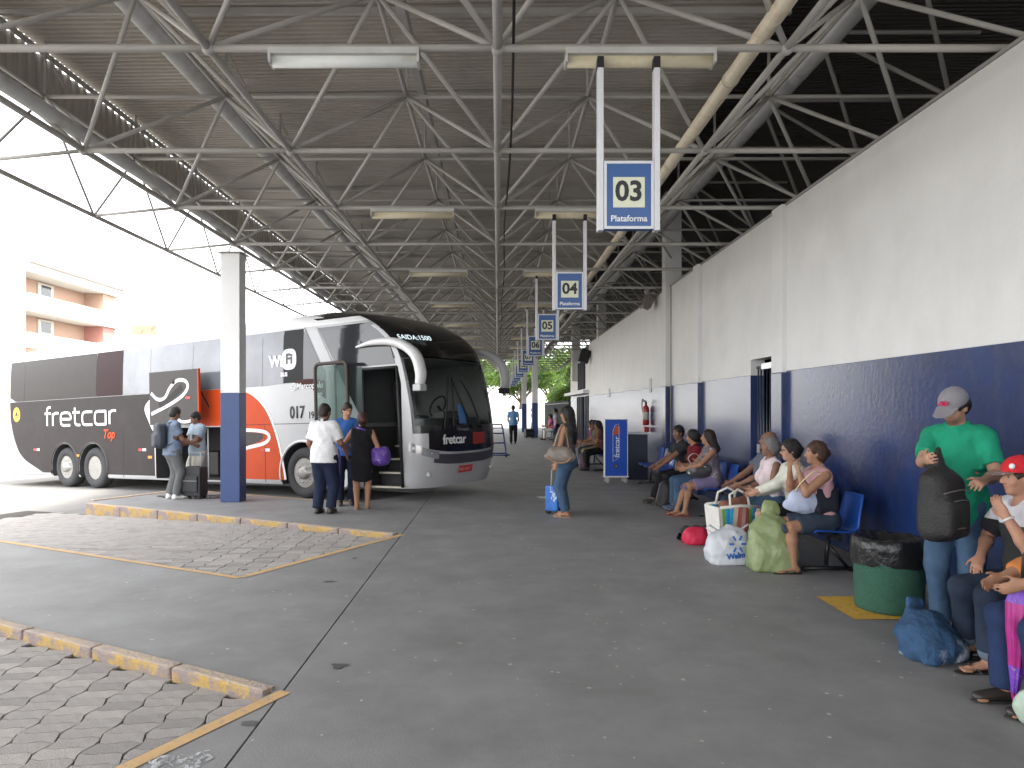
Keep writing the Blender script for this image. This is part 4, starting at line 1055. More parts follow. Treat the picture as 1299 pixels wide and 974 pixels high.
# ================================================================== SOFT SHAPES: distance fields meshed with surface nets
class Soft:
    def __init__(s): s.ops = []
    def cone(s, a, b, ra, rb, k=.02, flat=None): s.ops.append(('cone', np.array(a, float), np.array(b, float), ra, rb, k, flat)); return s
    def ell(s, c, r, Rm=None, k=.02): s.ops.append(('ell', np.array(c, float), np.array(r, float), Rm, k)); return s
    def box(s, c, h, Rm=None, rnd=.02, k=.01): s.ops.append(('box', np.array(c, float), np.array(h, float), Rm, rnd, k)); return s
    def sub(s, c, r, Rm=None, k=.01): s.ops.append(('sub', np.array(c, float), np.array(r, float), Rm, k)); return s
    def cut(s, c, n): s.ops.append(('cut', np.array(c, float), np.array(n, float) / np.linalg.norm(n), None)); return s
    def cutr(s, c, n, rad): s.ops.append(('cut', np.array(c, float), np.array(n, float) / np.linalg.norm(n), rad)); return s
    def wrinkle(s, amp, freq, seed=0): s.ops.append(('wr', amp, freq, seed)); return s
    def bounds(s):
        lo = np.full(3, 1e9); hi = -lo
        for o in s.ops:
            if o[0] == 'cone':
                m = max(o[3], o[4]) * (max(1., o[6][1]) if o[6] is not None else 1.)
                lo = np.minimum(lo, np.minimum(o[1], o[2]) - m); hi = np.maximum(hi, np.maximum(o[1], o[2]) + m)
            elif o[0] == 'ell':
                m = o[2].max() if o[3] is not None else o[2]; lo = np.minimum(lo, o[1] - m); hi = np.maximum(hi, o[1] + m)
            elif o[0] == 'box':
                m = np.linalg.norm(o[2]) + .0 if o[3] is not None else o[2]; lo = np.minimum(lo, o[1] - m); hi = np.maximum(hi, o[1] + m)
        return lo, hi
    def mesh(s, res, smooth=1):
        lo, hi = s.bounds(); lo = lo - 3 * res - .02; hi = hi + 3 * res + .02
        n = np.ceil((hi - lo) / res).astype(int) + 1
        F = np.full(n, .3, np.float32)
        ax = [lo[i] + res * np.arange(n[i]) for i in range(3)]
        def sub(c0, c1):
            i0 = np.clip(np.floor((c0 - lo) / res).astype(int) - 1, 0, n - 1); i1 = np.clip(np.ceil((c1 - lo) / res).astype(int) + 2, 1, n)
            sl = tuple(slice(a, b) for a, b in zip(i0, i1))
            P = np.stack(np.meshgrid(*[ax[i][sl[i]] for i in range(3)], indexing='ij'), -1)
            return sl, P
        for o in s.ops:
            t = o[0]
            if t == 'cone':
                _, a, b, ra, rb, k, flat = o; m = max(ra, rb) * (max(1., flat[1]) if flat is not None else 1.) + k + 2 * res
                sl, P = sub(np.minimum(a, b) - m, np.maximum(a, b) + m); pa = P - a; ba = b - a
                sc = 1.
                if flat is not None:
                    dv = np.array(flat[0], float); dv /= np.linalg.norm(dv); q = pa @ dv; ax_q = (ba @ dv)
                    hh = np.clip((pa @ ba) / max(ba @ ba, 1e-9), 0, 1); off = q - hh * ax_q
                    pa = pa + (off * (1 / flat[1] - 1))[..., None] * dv; sc = min(1., flat[1])
                h = np.clip((pa @ ba) / max(ba @ ba, 1e-9), 0, 1)
                d = (np.linalg.norm(pa - h[..., None] * ba, axis=-1) - (ra + (rb - ra) * h)) * sc
            elif t in ('ell', 'sub'):
                _, c, r, Rm, k = o; m = (r.max() if Rm is not None else r) + k + 2 * res
                sl, P = sub(c - m, c + m); p = P - c
                if Rm is not None: p = p @ np.array(Rm)
                k0 = np.linalg.norm(p / r, axis=-1); k1 = np.linalg.norm(p / (r * r), axis=-1); d = k0 * (k0 - 1) / np.maximum(k1, 1e-6)
                d = np.where(k0 < 1e-4, -r.min(), d)
            elif t == 'box':
                _, c, hh, Rm, rnd, k = o; m = (np.linalg.norm(hh) if Rm is not None else hh) + k + 2 * res
                sl, P = sub(c - m, c + m); p = P - c
                if Rm is not None: p = p @ np.array(Rm)
                q = np.abs(p) - (hh - rnd); d = np.linalg.norm(np.maximum(q, 0), axis=-1) + np.minimum(q.max(-1), 0) - rnd
            elif t == 'cut':
                _, c, nn, rad = o
                if rad is None: sl = (slice(None),) * 3; P = np.stack(np.meshgrid(*ax, indexing='ij'), -1)
                else: sl, P = sub(c - rad, c + rad)
                d = (P - c) @ nn
                if rad is not None: d = np.where(np.linalg.norm(P - c, axis=-1) < rad, d, -1.)
                F[sl] = np.maximum(F[sl], d); continue
            elif t == 'wr':
                _, amp, fr, seed = o; rs = np.random.RandomState(seed); P = np.stack(np.meshgrid(*ax, indexing='ij'), -1)
                w = np.zeros(n)
                for q in range(7):
                    kv = rs.normal(size=3); kv[2] *= .45; kv *= fr * rs.uniform(.6, 1.6) / np.linalg.norm(kv); ph = rs.uniform(0, 6.28)
                    g = np.sin(P @ kv + ph + 1.3 * np.sin(P @ (kv[[1, 2, 0]] * .6) + ph)); w += g * rs.uniform(.5, 1.)
                F += (amp * (w / 2.6 - .75)).astype(np.float32); continue
            f = F[sl]
            if t == 'sub':
                d = -d; h = np.maximum(k - np.abs(f - d), 0) / max(k, 1e-6); F[sl] = np.maximum(f, d) + h * h * k * .25
            else:
                h = np.maximum(k - np.abs(f - d), 0) / max(k, 1e-6); F[sl] = np.minimum(f, d) - h * h * k * .25
        S = F < 0
        # cells
        c8 = [S[i:n[0] - 1 + i, j:n[1] - 1 + j, k:n[2] - 1 + k] for i in (0, 1) for j in (0, 1) for k in (0, 1)]
        cnt = sum(c.astype(np.int8) for c in c8); mask = (cnt > 0) & (cnt < 8)
        idx = np.full(mask.shape, -1, np.int64); ijk = np.argwhere(mask); idx[mask] = np.arange(len(ijk))
        acc = np.zeros((len(ijk), 3)); w = np.zeros(len(ijk))
        corners = [(i, j, k) for i in (0, 1) for j in (0, 1) for k in (0, 1)]
        V = {c: F[ijk[:, 0] + c[0], ijk[:, 1] + c[1], ijk[:, 2] + c[2]].astype(float) for c in corners}
        for c in corners:
            for a_ in range(3):
                if c[a_]: continue
                d_ = list(c); d_[a_] = 1; d_ = tuple(d_); v0, v1 = V[c], V[d_]; mm = (v0 < 0) != (v1 < 0)
                t_ = np.where(mm, v0 / np.where(mm, v0 - v1, 1), 0)
                p = np.tile(np.array(c, float), (len(ijk), 1)); p[:, a_] = t_
                acc[mm] += p[mm]; w[mm] += 1
        vert = (ijk + acc / np.maximum(w, 1)[:, None]) * res + lo
        quads = []
        for a_ in range(3):
            b_, c_ = (a_ + 1) % 3, (a_ + 2) % 3
            s0 = [slice(None)] * 3; s1 = [slice(None)] * 3; s0[a_] = slice(0, n[a_] - 1); s1[a_] = slice(1, n[a_])
            ch = S[tuple(s0)] != S[tuple(s1)]; e = np.argwhere(ch); e = e[(e[:, b_] > 0) & (e[:, c_] > 0) & (e[:, b_] < n[b_] - 1) & (e[:, c_] < n[c_] - 1)]
            ins = S[e[:, 0], e[:, 1], e[:, 2]]
            def cell(db, dc):
                q = e.copy(); q[:, b_] += db; q[:, c_] += dc; return idx[q[:, 0], q[:, 1], q[:, 2]]
            Q = np.stack([cell(-1, -1), cell(0, -1), cell(0, 0), cell(-1, 0)], 1)
            Q[~ins] = Q[~ins][:, ::-1]; quads.append(Q)
        Q = np.concatenate(quads); Q = Q[(Q >= 0).all(1)]
        for _ in range(smooth):   # light relaxation
            sm = np.zeros_like(vert); ct = np.zeros(len(vert))
            for u, v in ((0, 1), (1, 2), (2, 3), (3, 0)):
                np.add.at(sm, Q[:, u], vert[Q[:, v]]); np.add.at(sm, Q[:, v], vert[Q[:, u]]); np.add.at(ct, Q[:, u], 1); np.add.at(ct, Q[:, v], 1)
            vert = vert * .5 + .5 * sm / np.maximum(ct, 1)[:, None]
        return vert, Q
def soft_obj(name, sf, res, m, parent=None, paintfn=None, smooth=1, loc=None, rot=None):
    v, q = sf.mesh(res, smooth)
    me = bpy.data.meshes.new(name); me.vertices.add(len(v)); me.vertices.foreach_set('co', v.astype(np.float32).ravel())
    me.loops.add(len(q) * 4); me.loops.foreach_set('vertex_index', q.astype(np.int32).ravel())
    me.polygons.add(len(q)); me.polygons.foreach_set('loop_start', np.arange(0, len(q) * 4, 4, dtype=np.int32))
    me.update(calc_edges=True); me.validate()
    me.polygons.foreach_set('use_smooth', np.ones(len(me.polygons), bool))
    if paintfn is not None:
        ca = me.color_attributes.new('tint', 'FLOAT_COLOR', 'POINT'); c = paintfn(v); c = np.concatenate([c, np.ones((len(c), 1))], 1)
        ca.data.foreach_set('color', c.astype(np.float32).ravel())
    return obj(name, me, m, parent, loc=loc, rot=rot)

# ------------------------------------------------------------------ people
def V3(*a): return np.array(a, float)
def unit(v): return v / max(np.linalg.norm(v), 1e-9)
def ik(a, c, l1, l2, bend):
    d = c - a; L = np.linalg.norm(d)
    if L > (l1 + l2) * .999: c = a + d / L * (l1 + l2) * .999; d = c - a; L = np.linalg.norm(d)
    x = (l1 * l1 - l2 * l2 + L * L) / (2 * L); h = math.sqrt(max(l1 * l1 - x * x, 0)); u = d / L
    b = bend - u * (bend @ u); b = unit(b); return a + u * x + b * h, c
SKINS = {}
def skin_mat():
    return mat('skin', rough=.6, var=.12, vscale=22, attr='tint', spec=.3, sss=.06, bump=.15, bscale=120)
def cloth(name, col, **k):
    kw = dict(rough=.85, var=.14, vscale=9, bump=.35, bscale=260, spec=.2); kw.update(k); return mat('cloth ' + name, col, **kw)

def person(label, pos, rz, H=1.68, res=.011, skin=(.30, .16, .10), g=1., sit=False, pelvis=None, T=(0, .02, 1), S=(1, 0, 0), look=(0, 1, 0), up=(0, 0, 1),
           wr=None, wl=None, er=(.25, -.8, -.3), el=(-.25, -.8, -.3), ar=None, al=None, kr=(.12, 1, 0), kl=(-.12, 1, 0), curl=.5, palm_r=None, palm_l=None,
           hair='short', hcol=(.012, .009, .008), shirt=None, scol=(.5, .5, .5), sleeve=.55, hem=-.06, pants='long', pcol=(.03, .035, .06), shoe='shoe', shcol=(.03, .025, .02),
           bust=0., belly=0., cap=None, cape=None, beard=False, wide=1., collar=None, face=True, name='person', glasses=False, toes=(0, 1, 0), pants_hem=None, loose=.0, extra=None):
    s_ = H / 1.7
    root = empty(name, pos, rz, label=label, cat='person')
    T = unit(V3(*T)); S = unit(V3(*S) - T * (V3(*S) @ T)); Fw = np.cross(T, S)      # torso up, right, forward (x right, y forward)
    Fw = -np.cross(S, T) if False else np.cross(T, S)
    P = V3(*(pelvis if pelvis is not None else ((0, 0, .54) if sit else (0, 0, .90)))) * (1 if pelvis is not None or sit else s_)
    hw = .09 * s_ * (.9 + .1 * g)
    hr, hl = P + V3(1, 0, 0) * hw, P - V3(1, 0, 0) * hw
    def tp(u, f=0., r=0.): return P + T * u * s_ + Fw * f * s_ + S * r * s_
    sw = .175 * wide
    shr, shl = tp(.485, -.005, sw), tp(.485, -.005, -sw)
    neckb = tp(.54, -.01)
    look = unit(V3(*look)); upv = unit(V3(*up)); hx = unit(np.cross(look, upv)); upv = np.cross(hx, look)
    HM = np.stack([hx, look, upv], 1)           # columns: head x, y, z
    hc = neckb + T * .07 * s_ + upv * .105 * s_ + look * .015
    def hp(x, y, z): return hc + HM @ (V3(x, y, z) * s_ * .98)
    l1, l2 = .285 * s_, .25 * s_
    if wr is None: wr = shr + V3(.08, .03, -.52) * s_
    if wl is None: wl = shl + V3(-.08, .03, -.52) * s_
    er_, wr = ik(shr, V3(*wr), l1, l2, V3(*er)); el_, wl = ik(shl, V3(*wl), l1, l2, V3(*el))
    t1, t2 = .43 * s_, .41 * s_
    if ar is None: ar = (.1, .03 if not sit else .42, .085)
    if al is None: al = (-.1, -.02 if not sit else .42, .085)
    kr_, ar = ik(hr, V3(*ar), t1, t2, V3(*kr)); kl_, al = ik(hl, V3(*al), t1, t2, V3(*kl))
    toes_ = unit(V3(*toes))
    sk = dict(hp=hp, tp=tp, wr=wr, wl=wl, er=er_, el=el_, kr=kr_, kl=kl_, ar=ar, al=al, shr=shr, shl=shl, HM=HM, hc=hc, P=P, T=T, Fw=Fw, S=S, root=root, neckb=neckb)
    fl = lambda sc: (Fw, sc)
    def torso(sf, inf=0., top=True):
        sf.cone(tp(.0), tp(.17), .148 * g * s_ + inf, .128 * g * s_ + inf, .05, fl(.74))
        sf.cone(tp(.17), tp(.36, .012), .128 * g * s_ + inf, .15 * g * s_ ** 1 * wide + inf, .05, fl(.72))
        sf.cone(tp(.36, .012), tp(.44), .15 * g * s_ * wide + inf, .125 * s_ * wide + inf, .05, fl(.68))
        sf.cone(shr - S * .025, shl + S * .025, .056 * s_ + inf * .8, .056 * s_ + inf * .8, .055)
        if belly: sf.ell(tp(.14, .05 + belly * .5), V3(.13 * g, .10 + belly * .4, .14) * s_ + inf, np.stack([S, Fw, T], 1), .06)
        if bust:
            for sg in (-1, 1): sf.ell(tp(.335, .095, sg * .075), V3(.07, .06 * bust, .065) * s_ * (.7 + .3 * bust) + inf, np.stack([S, Fw, T], 1), .04)
    def leg(sf, h, kn, an, inf=0., r=(.092, .06, .058, .037)):
        sf.cone(h, kn, r[0] * g * s_ + inf, r[1] * g ** .5 * s_ + inf, .035)
        mid = kn + (an - kn) * .32; bk = unit(np.cross(unit(an - kn), V3(1, 0, 0)));
        sf.cone(kn, mid, r[1] * .95 * g ** .5 * s_ + inf, r[2] * g ** .5 * s_ + inf, .02); sf.cone(mid, an, r[2] * g ** .5 * s_ + inf, r[3] * s_ + inf, .02)
    # ---- body
    b = Soft(); torso(b, -.004)
    b.cone(neckb - T * .03, hc - upv * .05 * s_ - look * .012, .058 * s_, .052 * s_, .03)
    b.ell(hp(0, -.012, .03), V3(.076, .096, .092) * s_, HM, .02); b.ell(hp(0, .02, -.032), V3(.061, .07, .085) * s_, HM, .03)
    b.ell(hp(0, .062, -.098), V3(.026, .022, .02) * s_, HM, .025)
    if face:
        b.cone(hp(0, .086, .014), hp(0, .110, -.028), .009 * s_, .014 * s_, .012); b.cone(hp(-.034, .076, .03), hp(.034, .076, .03), .013 * s_, .013 * s_, .012)
        for sg in (-1, 1):
            b.ell(hp(sg * .078, -.004, -.008), V3(.011, .02, .032) * s_, HM, .008); b.ell(hp(sg * .036, .062, -.03), V3(.028, .02, .025) * s_, HM, .02)
            b.sub(hp(sg * .031, .100, .006), V3(.017, .014, .011) * s_, HM, .01)
            b.ell(hp(sg * .014, .098, -.034), V3(.009, .01, .008) * s_, HM, .008)
        b.ell(hp(0, .084, -.060), V3(.026, .011, .007) * s_, HM, .005); b.ell(hp(0, .082, -.071), V3(.021, .011, .007) * s_, HM, .005)
    for sh, e, w, sg in ((shr, er_, wr, 1), (shl, el_, wl, -1)):
        b.cone(sh, e, .052 * g ** .6 * s_, .040 * g ** .4 * s_, .03); b.cone(e, e + (w - e) * .35, .041 * g ** .4 * s_, .041 * g ** .4 * s_, .02); b.cone(e + (w - e) * .35, w, .041 * g ** .4 * s_, .026 * s_, .02)
        hd = unit(w - e); pn = palm_r if sg > 0 else palm_l
        pn = V3(*pn) if pn is not None else V3(-sg, 0, 0); pn = unit(pn - hd * (pn @ hd)); lat = np.cross(hd, pn) * (1 if True else 1)
        # thumb side: towards the front of the body
        if lat @ (Fw + .3 * T) < 0: lat = -lat
        fr = max(.0085, res * .78) * s_
        b.cone(w, w + hd * .045 * s_, .027 * s_, .034 * s_, .015, (pn, .55)); b.cone(w + hd * .045 * s_, w + hd * .085 * s_, .036 * s_, .036 * s_, .012, (pn, .42))
        for q, (lx, L) in enumerate(((.028, .064), (.0095, .075), (-.0095, .070), (-.028, .054))):
            a = w + (hd * .088 + lat * lx) * s_; c1 = curl * (.5 + .12 * q); d1 = unit(hd * math.cos(c1) + pn * math.sin(c1) + lat * lx * 2.2)
            m_ = a + d1 * L * .55 * s_; d2 = unit(hd * math.cos(c1 * 2.3) + pn * math.sin(c1 * 2.3)); b.cone(a, m_, fr * 1.08, fr, .004); b.cone(m_, m_ + d2 * L * .5 * s_, fr, fr * .82, .003)
        a = w + (hd * .025 + lat * .026) * s_; d1 = unit(hd * .75 + lat * .75 + pn * .25); m_ = a + d1 * .045 * s_; b.cone(a, m_, fr * 1.35, fr * 1.1, .01); b.cone(m_, m_ + unit(hd * .95 + lat * .25 + pn * .3 * curl) * .035 * s_, fr * 1.1, fr * .9, .004)
    for h, kn, an in ((hr, kr_, ar), (hl, kl_, al)):
        leg(b, h, kn, an)
        b.cone(an, an + V3(0, 0, -.045) - toes_ * .035, .034 * s_, .034 * s_, .02); b.cone(an + V3(0, 0, -.03), an + toes_ * .13 * s_ + V3(0, 0, -.058), .036 * s_, .026 * s_, .02, (V3(0, 0, 1), .8))
        for q in range(5):
            lx = (q - 2) * .017 * s_; sd = np.cross(toes_, V3(0, 0, 1)); p0 = an + toes_ * .13 * s_ + sd * lx + V3(0, 0, -.064); b.cone(p0, p0 + toes_ * (.045 - .004 * abs(q - 1)) * s_, .012 * s_, .010 * s_, .006)
    base = np.array(skin)
    def pf(v):
        c = np.tile(base, (len(v), 1)); q = (v - hc) @ HM / (s_ * .98)
        def spot(cx, cy, cz, rx, ry, rz_, col, soft=.35):
            nonlocal c
            d = np.sqrt(((q[:, 0] - cx) / rx) ** 2 + ((q[:, 1] - cy) / ry) ** 2 + ((q[:, 2] - cz) / rz_) ** 2); w = np.clip((1 - d) / soft, 0, 1)[:, None]; c = c * (1 - w) + np.array(col) * w
        if face:
            for sg in (-1, 1):
                spot(sg * .031, .09, .004, .017, .03, .0085, (.45, .42, .40)); spot(sg * .031, .09, .004, .008, .03, .0085, (.012, .008, .006)); spot(sg * .031, .09, .012, .018, .03, .004, (.03, .018, .014))
                spot(sg * .034, .09, .029, .023, .03, .006, np.array(hcol) * .8 + base * .12)
            spot(0, .09, -.065, .025, .03, .011, base * np.array((1.0, .62, .6))); spot(0, .095, -.0655, .022, .03, .0022, base * .3)
            if beard: spot(0, .05, -.085, .07, .075, .05, base * .35 + np.array(hcol) * .4, .5)
        return c
    body_o = soft_obj('body', b, res, skin_mat(), root, pf); sk['body'] = body_o
    # ---- clothing
    iw = .014 + loose
    if shirt:
        c = Soft(); torso(c, iw)
        if hem < -.05: c.cone(tp(.05), tp(hem - .03), .158 * g * s_ + iw, .166 * g * s_ + iw, .05, fl(.86))
        for sh, e, w, sg in ((shr, er_, wr, 1), (shl, el_, wl, -1)):
            if sleeve <= 0: continue
            fr_ = min(sleeve, 1.); en = sh + (e - sh) * fr_; c.cone(sh, en + (e - sh) * .12 * (sleeve < 1), .054 * g ** .6 * s_ + iw * .6, (.056 - .012 * fr_) * g ** .5 * s_ + iw * (1.0 if sleeve < 1 else .6), .03)
            if sleeve < 1: c.cutr(en, unit(e - sh), .13 * s_)
            else:
                en2 = e + (w - e) * min(sleeve - 1, 1.); c.cone(e, en2 + (w - e) * .1, .05 * g ** .4 * s_ + iw * .5, .036 * s_ + iw * .6, .02); c.cutr(en2, unit(w - e), .09 * s_)
        if sleeve <= 0:
            for sh, sg in ((shr, 1), (shl, -1)): c.sub(sh + S * sg * .055 * s_ + T * -.0, V3(.05, .09, .10) * s_, np.stack([S, Fw, T], 1), .01)
        c.cone(neckb - T * .05, neckb + T * .005, .075 * s_, .066 * s_, .02)
        c.wrinkle(.0065, 27, int(abs(pos[0] * 100 + pos[1] * 37)) % 1000); c.wrinkle(.0035, 62, 5 + int(abs(pos[0] * 100)) % 1000); c.cut(tp(hem), -T)
        c.sub(neckb + T * .05 + Fw * .03, V3(.062, .07, .075) * s_, np.stack([S, Fw, T], 1), .01)
        sh_o = soft_obj('shirt', c, res, shirt, root); sk['shirt'] = sh_o
        if collar is not None:
            cb = Soft(); 
            for q in range(9):
                a0 = R(-150 + q * 37.5); a1 = R(-150 + (q + 1) * 37.5) if q < 8 else a0
                pa_ = neckb + (S * math.sin(a0) * .068 + Fw * math.cos(a0) * .068 + T * (.035 - .03 * max(0, math.cos(a0)))) * s_; pb_ = neckb + (S * math.sin(a1) * .068 + Fw * math.cos(a1) * .068 + T * (.035 - .03 * max(0, math.cos(a1)))) * s_
                cb.cone(pa_, pb_, .018 * s_, .018 * s_, .01)
            soft_obj('collar', cb, res, collar, sh_o)
    if pants in ('long', 'short', 'capri'):
        c = Soft(); ext_ = {'long': 1.0, 'short': .45, 'capri': .8}[pants]
        c.cone(tp(.0), tp(.17), .152 * g * s_ + .008, .134 * g * s_ + .008, .05, fl(.78))
        if sit: c.ell(P + V3(0, .02, -.02), V3(.17 * g, .15, .10) * s_, None, .05)
        else: c.ell(tp(-.04, -.025), V3(.148 * g, .108 * g, .11) * s_, None, .05)
        for h, kn, an in ((hr, kr_, ar), (hl, kl_, al)):
            if ext_ >= .8:
                e2 = kn + (an - kn) * ((.97 if ext_ == 1 else .45) if pants_hem is None else pants_hem)
                c.cone(h, kn, .104 * g * s_ + loose, .076 * g ** .5 * s_ + loose, .03); c.cone(kn, e2 + (an - kn) * .12, .072 * g ** .5 * s_ + loose, .058 * s_ + loose * 1.3, .03); c.cutr(e2, unit(an - kn), .17 * s_)
            else:
                e2 = h + (kn - h) * .8; c.cone(h, kn, .106 * g * s_, .082 * g ** .5 * s_, .03); c.cutr(e2, unit(kn - h), .16 * s_)
        c.wrinkle(.006, 26, int(abs(pos[0] * 57 + pos[1] * 91)) % 1000); c.wrinkle(.003, 60, 7); c.cut(tp(.13), T)
        sk['pants'] = soft_obj('trousers' if pants == 'long' else 'shorts', c, res, pcol, root)
    elif pants == 'skirt':
        c = Soft(); c.cone(tp(.0), tp(.16), .155 * g * s_ + .01, .134 * g * s_ + .01, .05, fl(.8)); km = (kr_ + kl_) / 2
        if sit:
            for h, kn in ((hr, kr_), (hl, kl_)): c.cone(h, h + (kn - h) * .85, .115 * g * s_, .085 * s_, .07)
        else: c.cone(P - V3(0, 0, .03), P + (km - P) * .95, .165 * g * s_, .16 * g * s_, .05, fl(.75)); c.cut(P + (km - P) * .9, unit(km - P))
        c.wrinkle(.004, 26, 5); c.cut(tp(.14), T); sk['pants'] = soft_obj('skirt', c, res, pcol, root)
    if shoe:
        for an in (ar, al):
            c = Soft(); sd = np.cross(toes_, V3(0, 0, 1))
            if shoe == 'shoe':
                c.cone(an + V3(0, 0, -.02) - toes_ * .02, an + V3(0, 0, -.05) - toes_ * .03, .043 * s_, .045 * s_, .02); c.cone(an + V3(0, 0, -.035), an + toes_ * .16 * s_ + V3(0, 0, -.052), .046 * s_, .036 * s_, .02, (V3(0, 0, 1), .85)); c.cut(an + V3(0, 0, -.0849), V3(0, 0, -1))
                o = soft_obj('shoe', c, min(res, .011), mat('shoe leather %s' % str(shcol), shcol, .45, var=.1), root)
                c = Soft(); c.cone(an + V3(0, 0, -.077) - toes_ * .04, an + toes_ * .165 * s_ + V3(0, 0, -.077), .045 * s_, .04 * s_, .01, (V3(0, 0, 1), .16)); soft_obj('sole', c, min(res, .007), mat('sole pale', (.45, .43, .4), .7) if shcol[0] > .2 else mat('sole dark', (.05, .045, .04), .8), o)
            else:
                c.cone(an + V3(0, 0, -.084) - toes_ * .05, an + toes_ * .175 * s_ + V3(0, 0, -.084), .042 * s_, .045 * s_, .01, (V3(0, 0, 1), .2))
                c.cone(an + toes_ * .13 * s_ + V3(0, 0, -.03), an + toes_ * .07 * s_ + sd * .043 * s_ + V3(0, 0, -.075), .009, .008, .005); c.cone(an + toes_ * .13 * s_ + V3(0, 0, -.03), an + toes_ * .07 * s_ - sd * .043 * s_ + V3(0, 0, -.075), .009, .008, .005)
                soft_obj('sandal', c, min(res, .008), mat('sandal %s' % str(shcol), shcol, .6, var=.1), root)
    # ---- hair
    if hair:
        hm = mat('hair %s' % str(hcol), hcol, .45, var=.25, vscale=30, bump=.6, bscale=120, spec=.4)
        c = Soft(); c.ell(hp(0, -.018, .036), V3(.086, .104, .098) * s_, HM, .02)
        if hair != 'short': c.ell(hp(0, -.05, -.01), V3(.084, .075, .10) * s_, HM, .03)
        else: c.ell(hp(0, -.045, -.015), V3(.082, .066, .075) * s_, HM, .03)
        if hair == 'long':
            for sg in (-1, 0, 1): c.cone(hp(sg * .055, -.065, -.04), neckb + T * -.12 * s_ - Fw * .085 * s_ + S * sg * .06 * s_, .05 * s_, .05 * s_, .04); c.cone(neckb + T * -.12 * s_ - Fw * .085 * s_ + S * sg * .06 * s_, neckb - T * .28 * s_ - Fw * .10 * s_ + S * sg * .04 * s_, .05 * s_, .022 * s_, .04)
        if hair == 'wavy':
            for sg in (-1, 0, 1): c.cone(hp(sg * .06, -.06, -.03), neckb - T * .03 - Fw * .10 * s_ + S * sg * .08 * s_, .058 * s_, .055 * s_, .04)
        if hair == 'bun': c.ell(hp(0, -.12, .0), V3(.045, .04, .045) * s_, HM, .015)
        if hair == 'tied': c.ell(hp(0, -.115, -.02), V3(.04, .035, .04) * s_, HM, .02); c.cone(hp(0, -.12, -.03), hp(0, -.12, -.13), .032 * s_, .015 * s_, .02)
        c.wrinkle(.004, 75, 11); c.wrinkle(.003, 170, 12)
        c.sub(hp(0, .115, -.045), V3(.082, .085, .108) * s_, HM, .02)
        if hair == 'short':
            for sg in (-1, 1): c.sub(hp(sg * .09, .02, -.045), V3(.03, .05, .05) * s_, HM, .01)
        if hair == 'bald': pass
        if cap is not None: c.cut(hp(0, 0, .03), upv)
        sk['hair'] = soft_obj('hair', c, res, hm, root)
    if cap is not None:
        c = Soft(); c.ell(hp(0, -.012, .045), V3(.09, .112, .095) * s_, HM, .01); c.cut(hp(0, 0, .028), -upv)
        o = soft_obj('cap', c, min(res, .009), cap, root)
        c = Soft(); c.cone(hp(0, .07, .034), hp(0, .15, .022), .078 * s_, .062 * s_, .02, (HM @ V3(0, -.1, 1), .09)); c.cut(hp(0, .06, 0), -look); soft_obj('cap_brim', c, min(res, .006), cape or cap, o)
        c = Soft(); c.ell(hp(0, -.012, .141), V3(.009, .009, .006), HM, .002); soft_obj('cap_button', c, .004, cap, o)
        sk['cap'] = o
    if glasses:
        bm = bmesh.new()
        for sg in (-1, 1):
            sweep(bm, [Vector(hp(sg * .034 + .024 * math.cos(a), .108, .002 + .017 * math.sin(a))) for a in [2 * math.pi * q / 14 for q in range(14)]], .0028, 6, closed=True)
            sweep(bm, [Vector(hp(sg * .058, .106, .006)), Vector(hp(sg * .08, .06, .008)), Vector(hp(sg * .084, -.01, .006))], .0028, 6)
        sweep(bm, [Vector(hp(-.01, .109, .004)), Vector(hp(.01, .109, .004))], .0028, 6)
        obj('glasses', bm, M_BLACK, root)
    return sk
# ================================================================== BENCHES, BIN, TOTEM, LUGGAGE
M_SEAT = mat('blue plastic seat', (.012, .075, .36), .32, var=.05, vscale=5)
M_FRAME = mat('black steel frame', (.012, .012, .013), .4, var=.1)
def seat_mesh():
    prof = [(-.24, .425), (-.22, .44), (-.1, .435), (.05, .425), (.14, .43), (.19, .46), (.215, .53), (.235, .65), (.26, .78), (.27, .81)]
    bm = bmesh.new(); nw = 8; top = []; bot = []
    for i, (y, z) in enumerate(prof):
        w = .215 if i < 7 else .215 - .03 * (i - 6) / 3; r1 = []; r2 = []
        for k in range(nw + 1):
            t = -1 + 2 * k / nw; dish = .022 * t * t
            p = Vector((t * w, y - (dish if i > 5 else 0), z + (dish if i <= 5 else 0))); r1.append(bm.verts.new(p)); r2.append(bm.verts.new(p + Vector((0, .014 if i > 5 else 0, -.014 if i <= 5 else -.004))))
        top.append(r1); bot.append(r2)
    for i in range(len(prof) - 1):
        for k in range(nw):
            for g_, rev in ((top, 0), (bot, 1)):
                q = [g_[i][k], g_[i][k + 1], g_[i + 1][k + 1], g_[i + 1][k]]; f = bm.faces.new(q if not rev else q[::-1]); f.smooth = True
        bm.faces.new((top[i][0], top[i + 1][0], bot[i + 1][0], bot[i][0])); bm.faces.new((top[i][-1], bot[i][-1], bot[i + 1][-1], top[i + 1][-1]))
    for k in range(nw):
        bm.faces.new((top[0][k], bot[0][k], bot[0][k + 1], top[0][k + 1])); bm.faces.new((top[-1][k], top[-1][k + 1], bot[-1][k + 1], bot[-1][k]))
    bmesh.ops.recalc_face_normals(bm, faces=bm.faces)
    me = bpy.data.meshes.new('seat'); bm.to_mesh(me); bm.free(); me.materials.append(M_SEAT); return me
SEATM = seat_mesh()
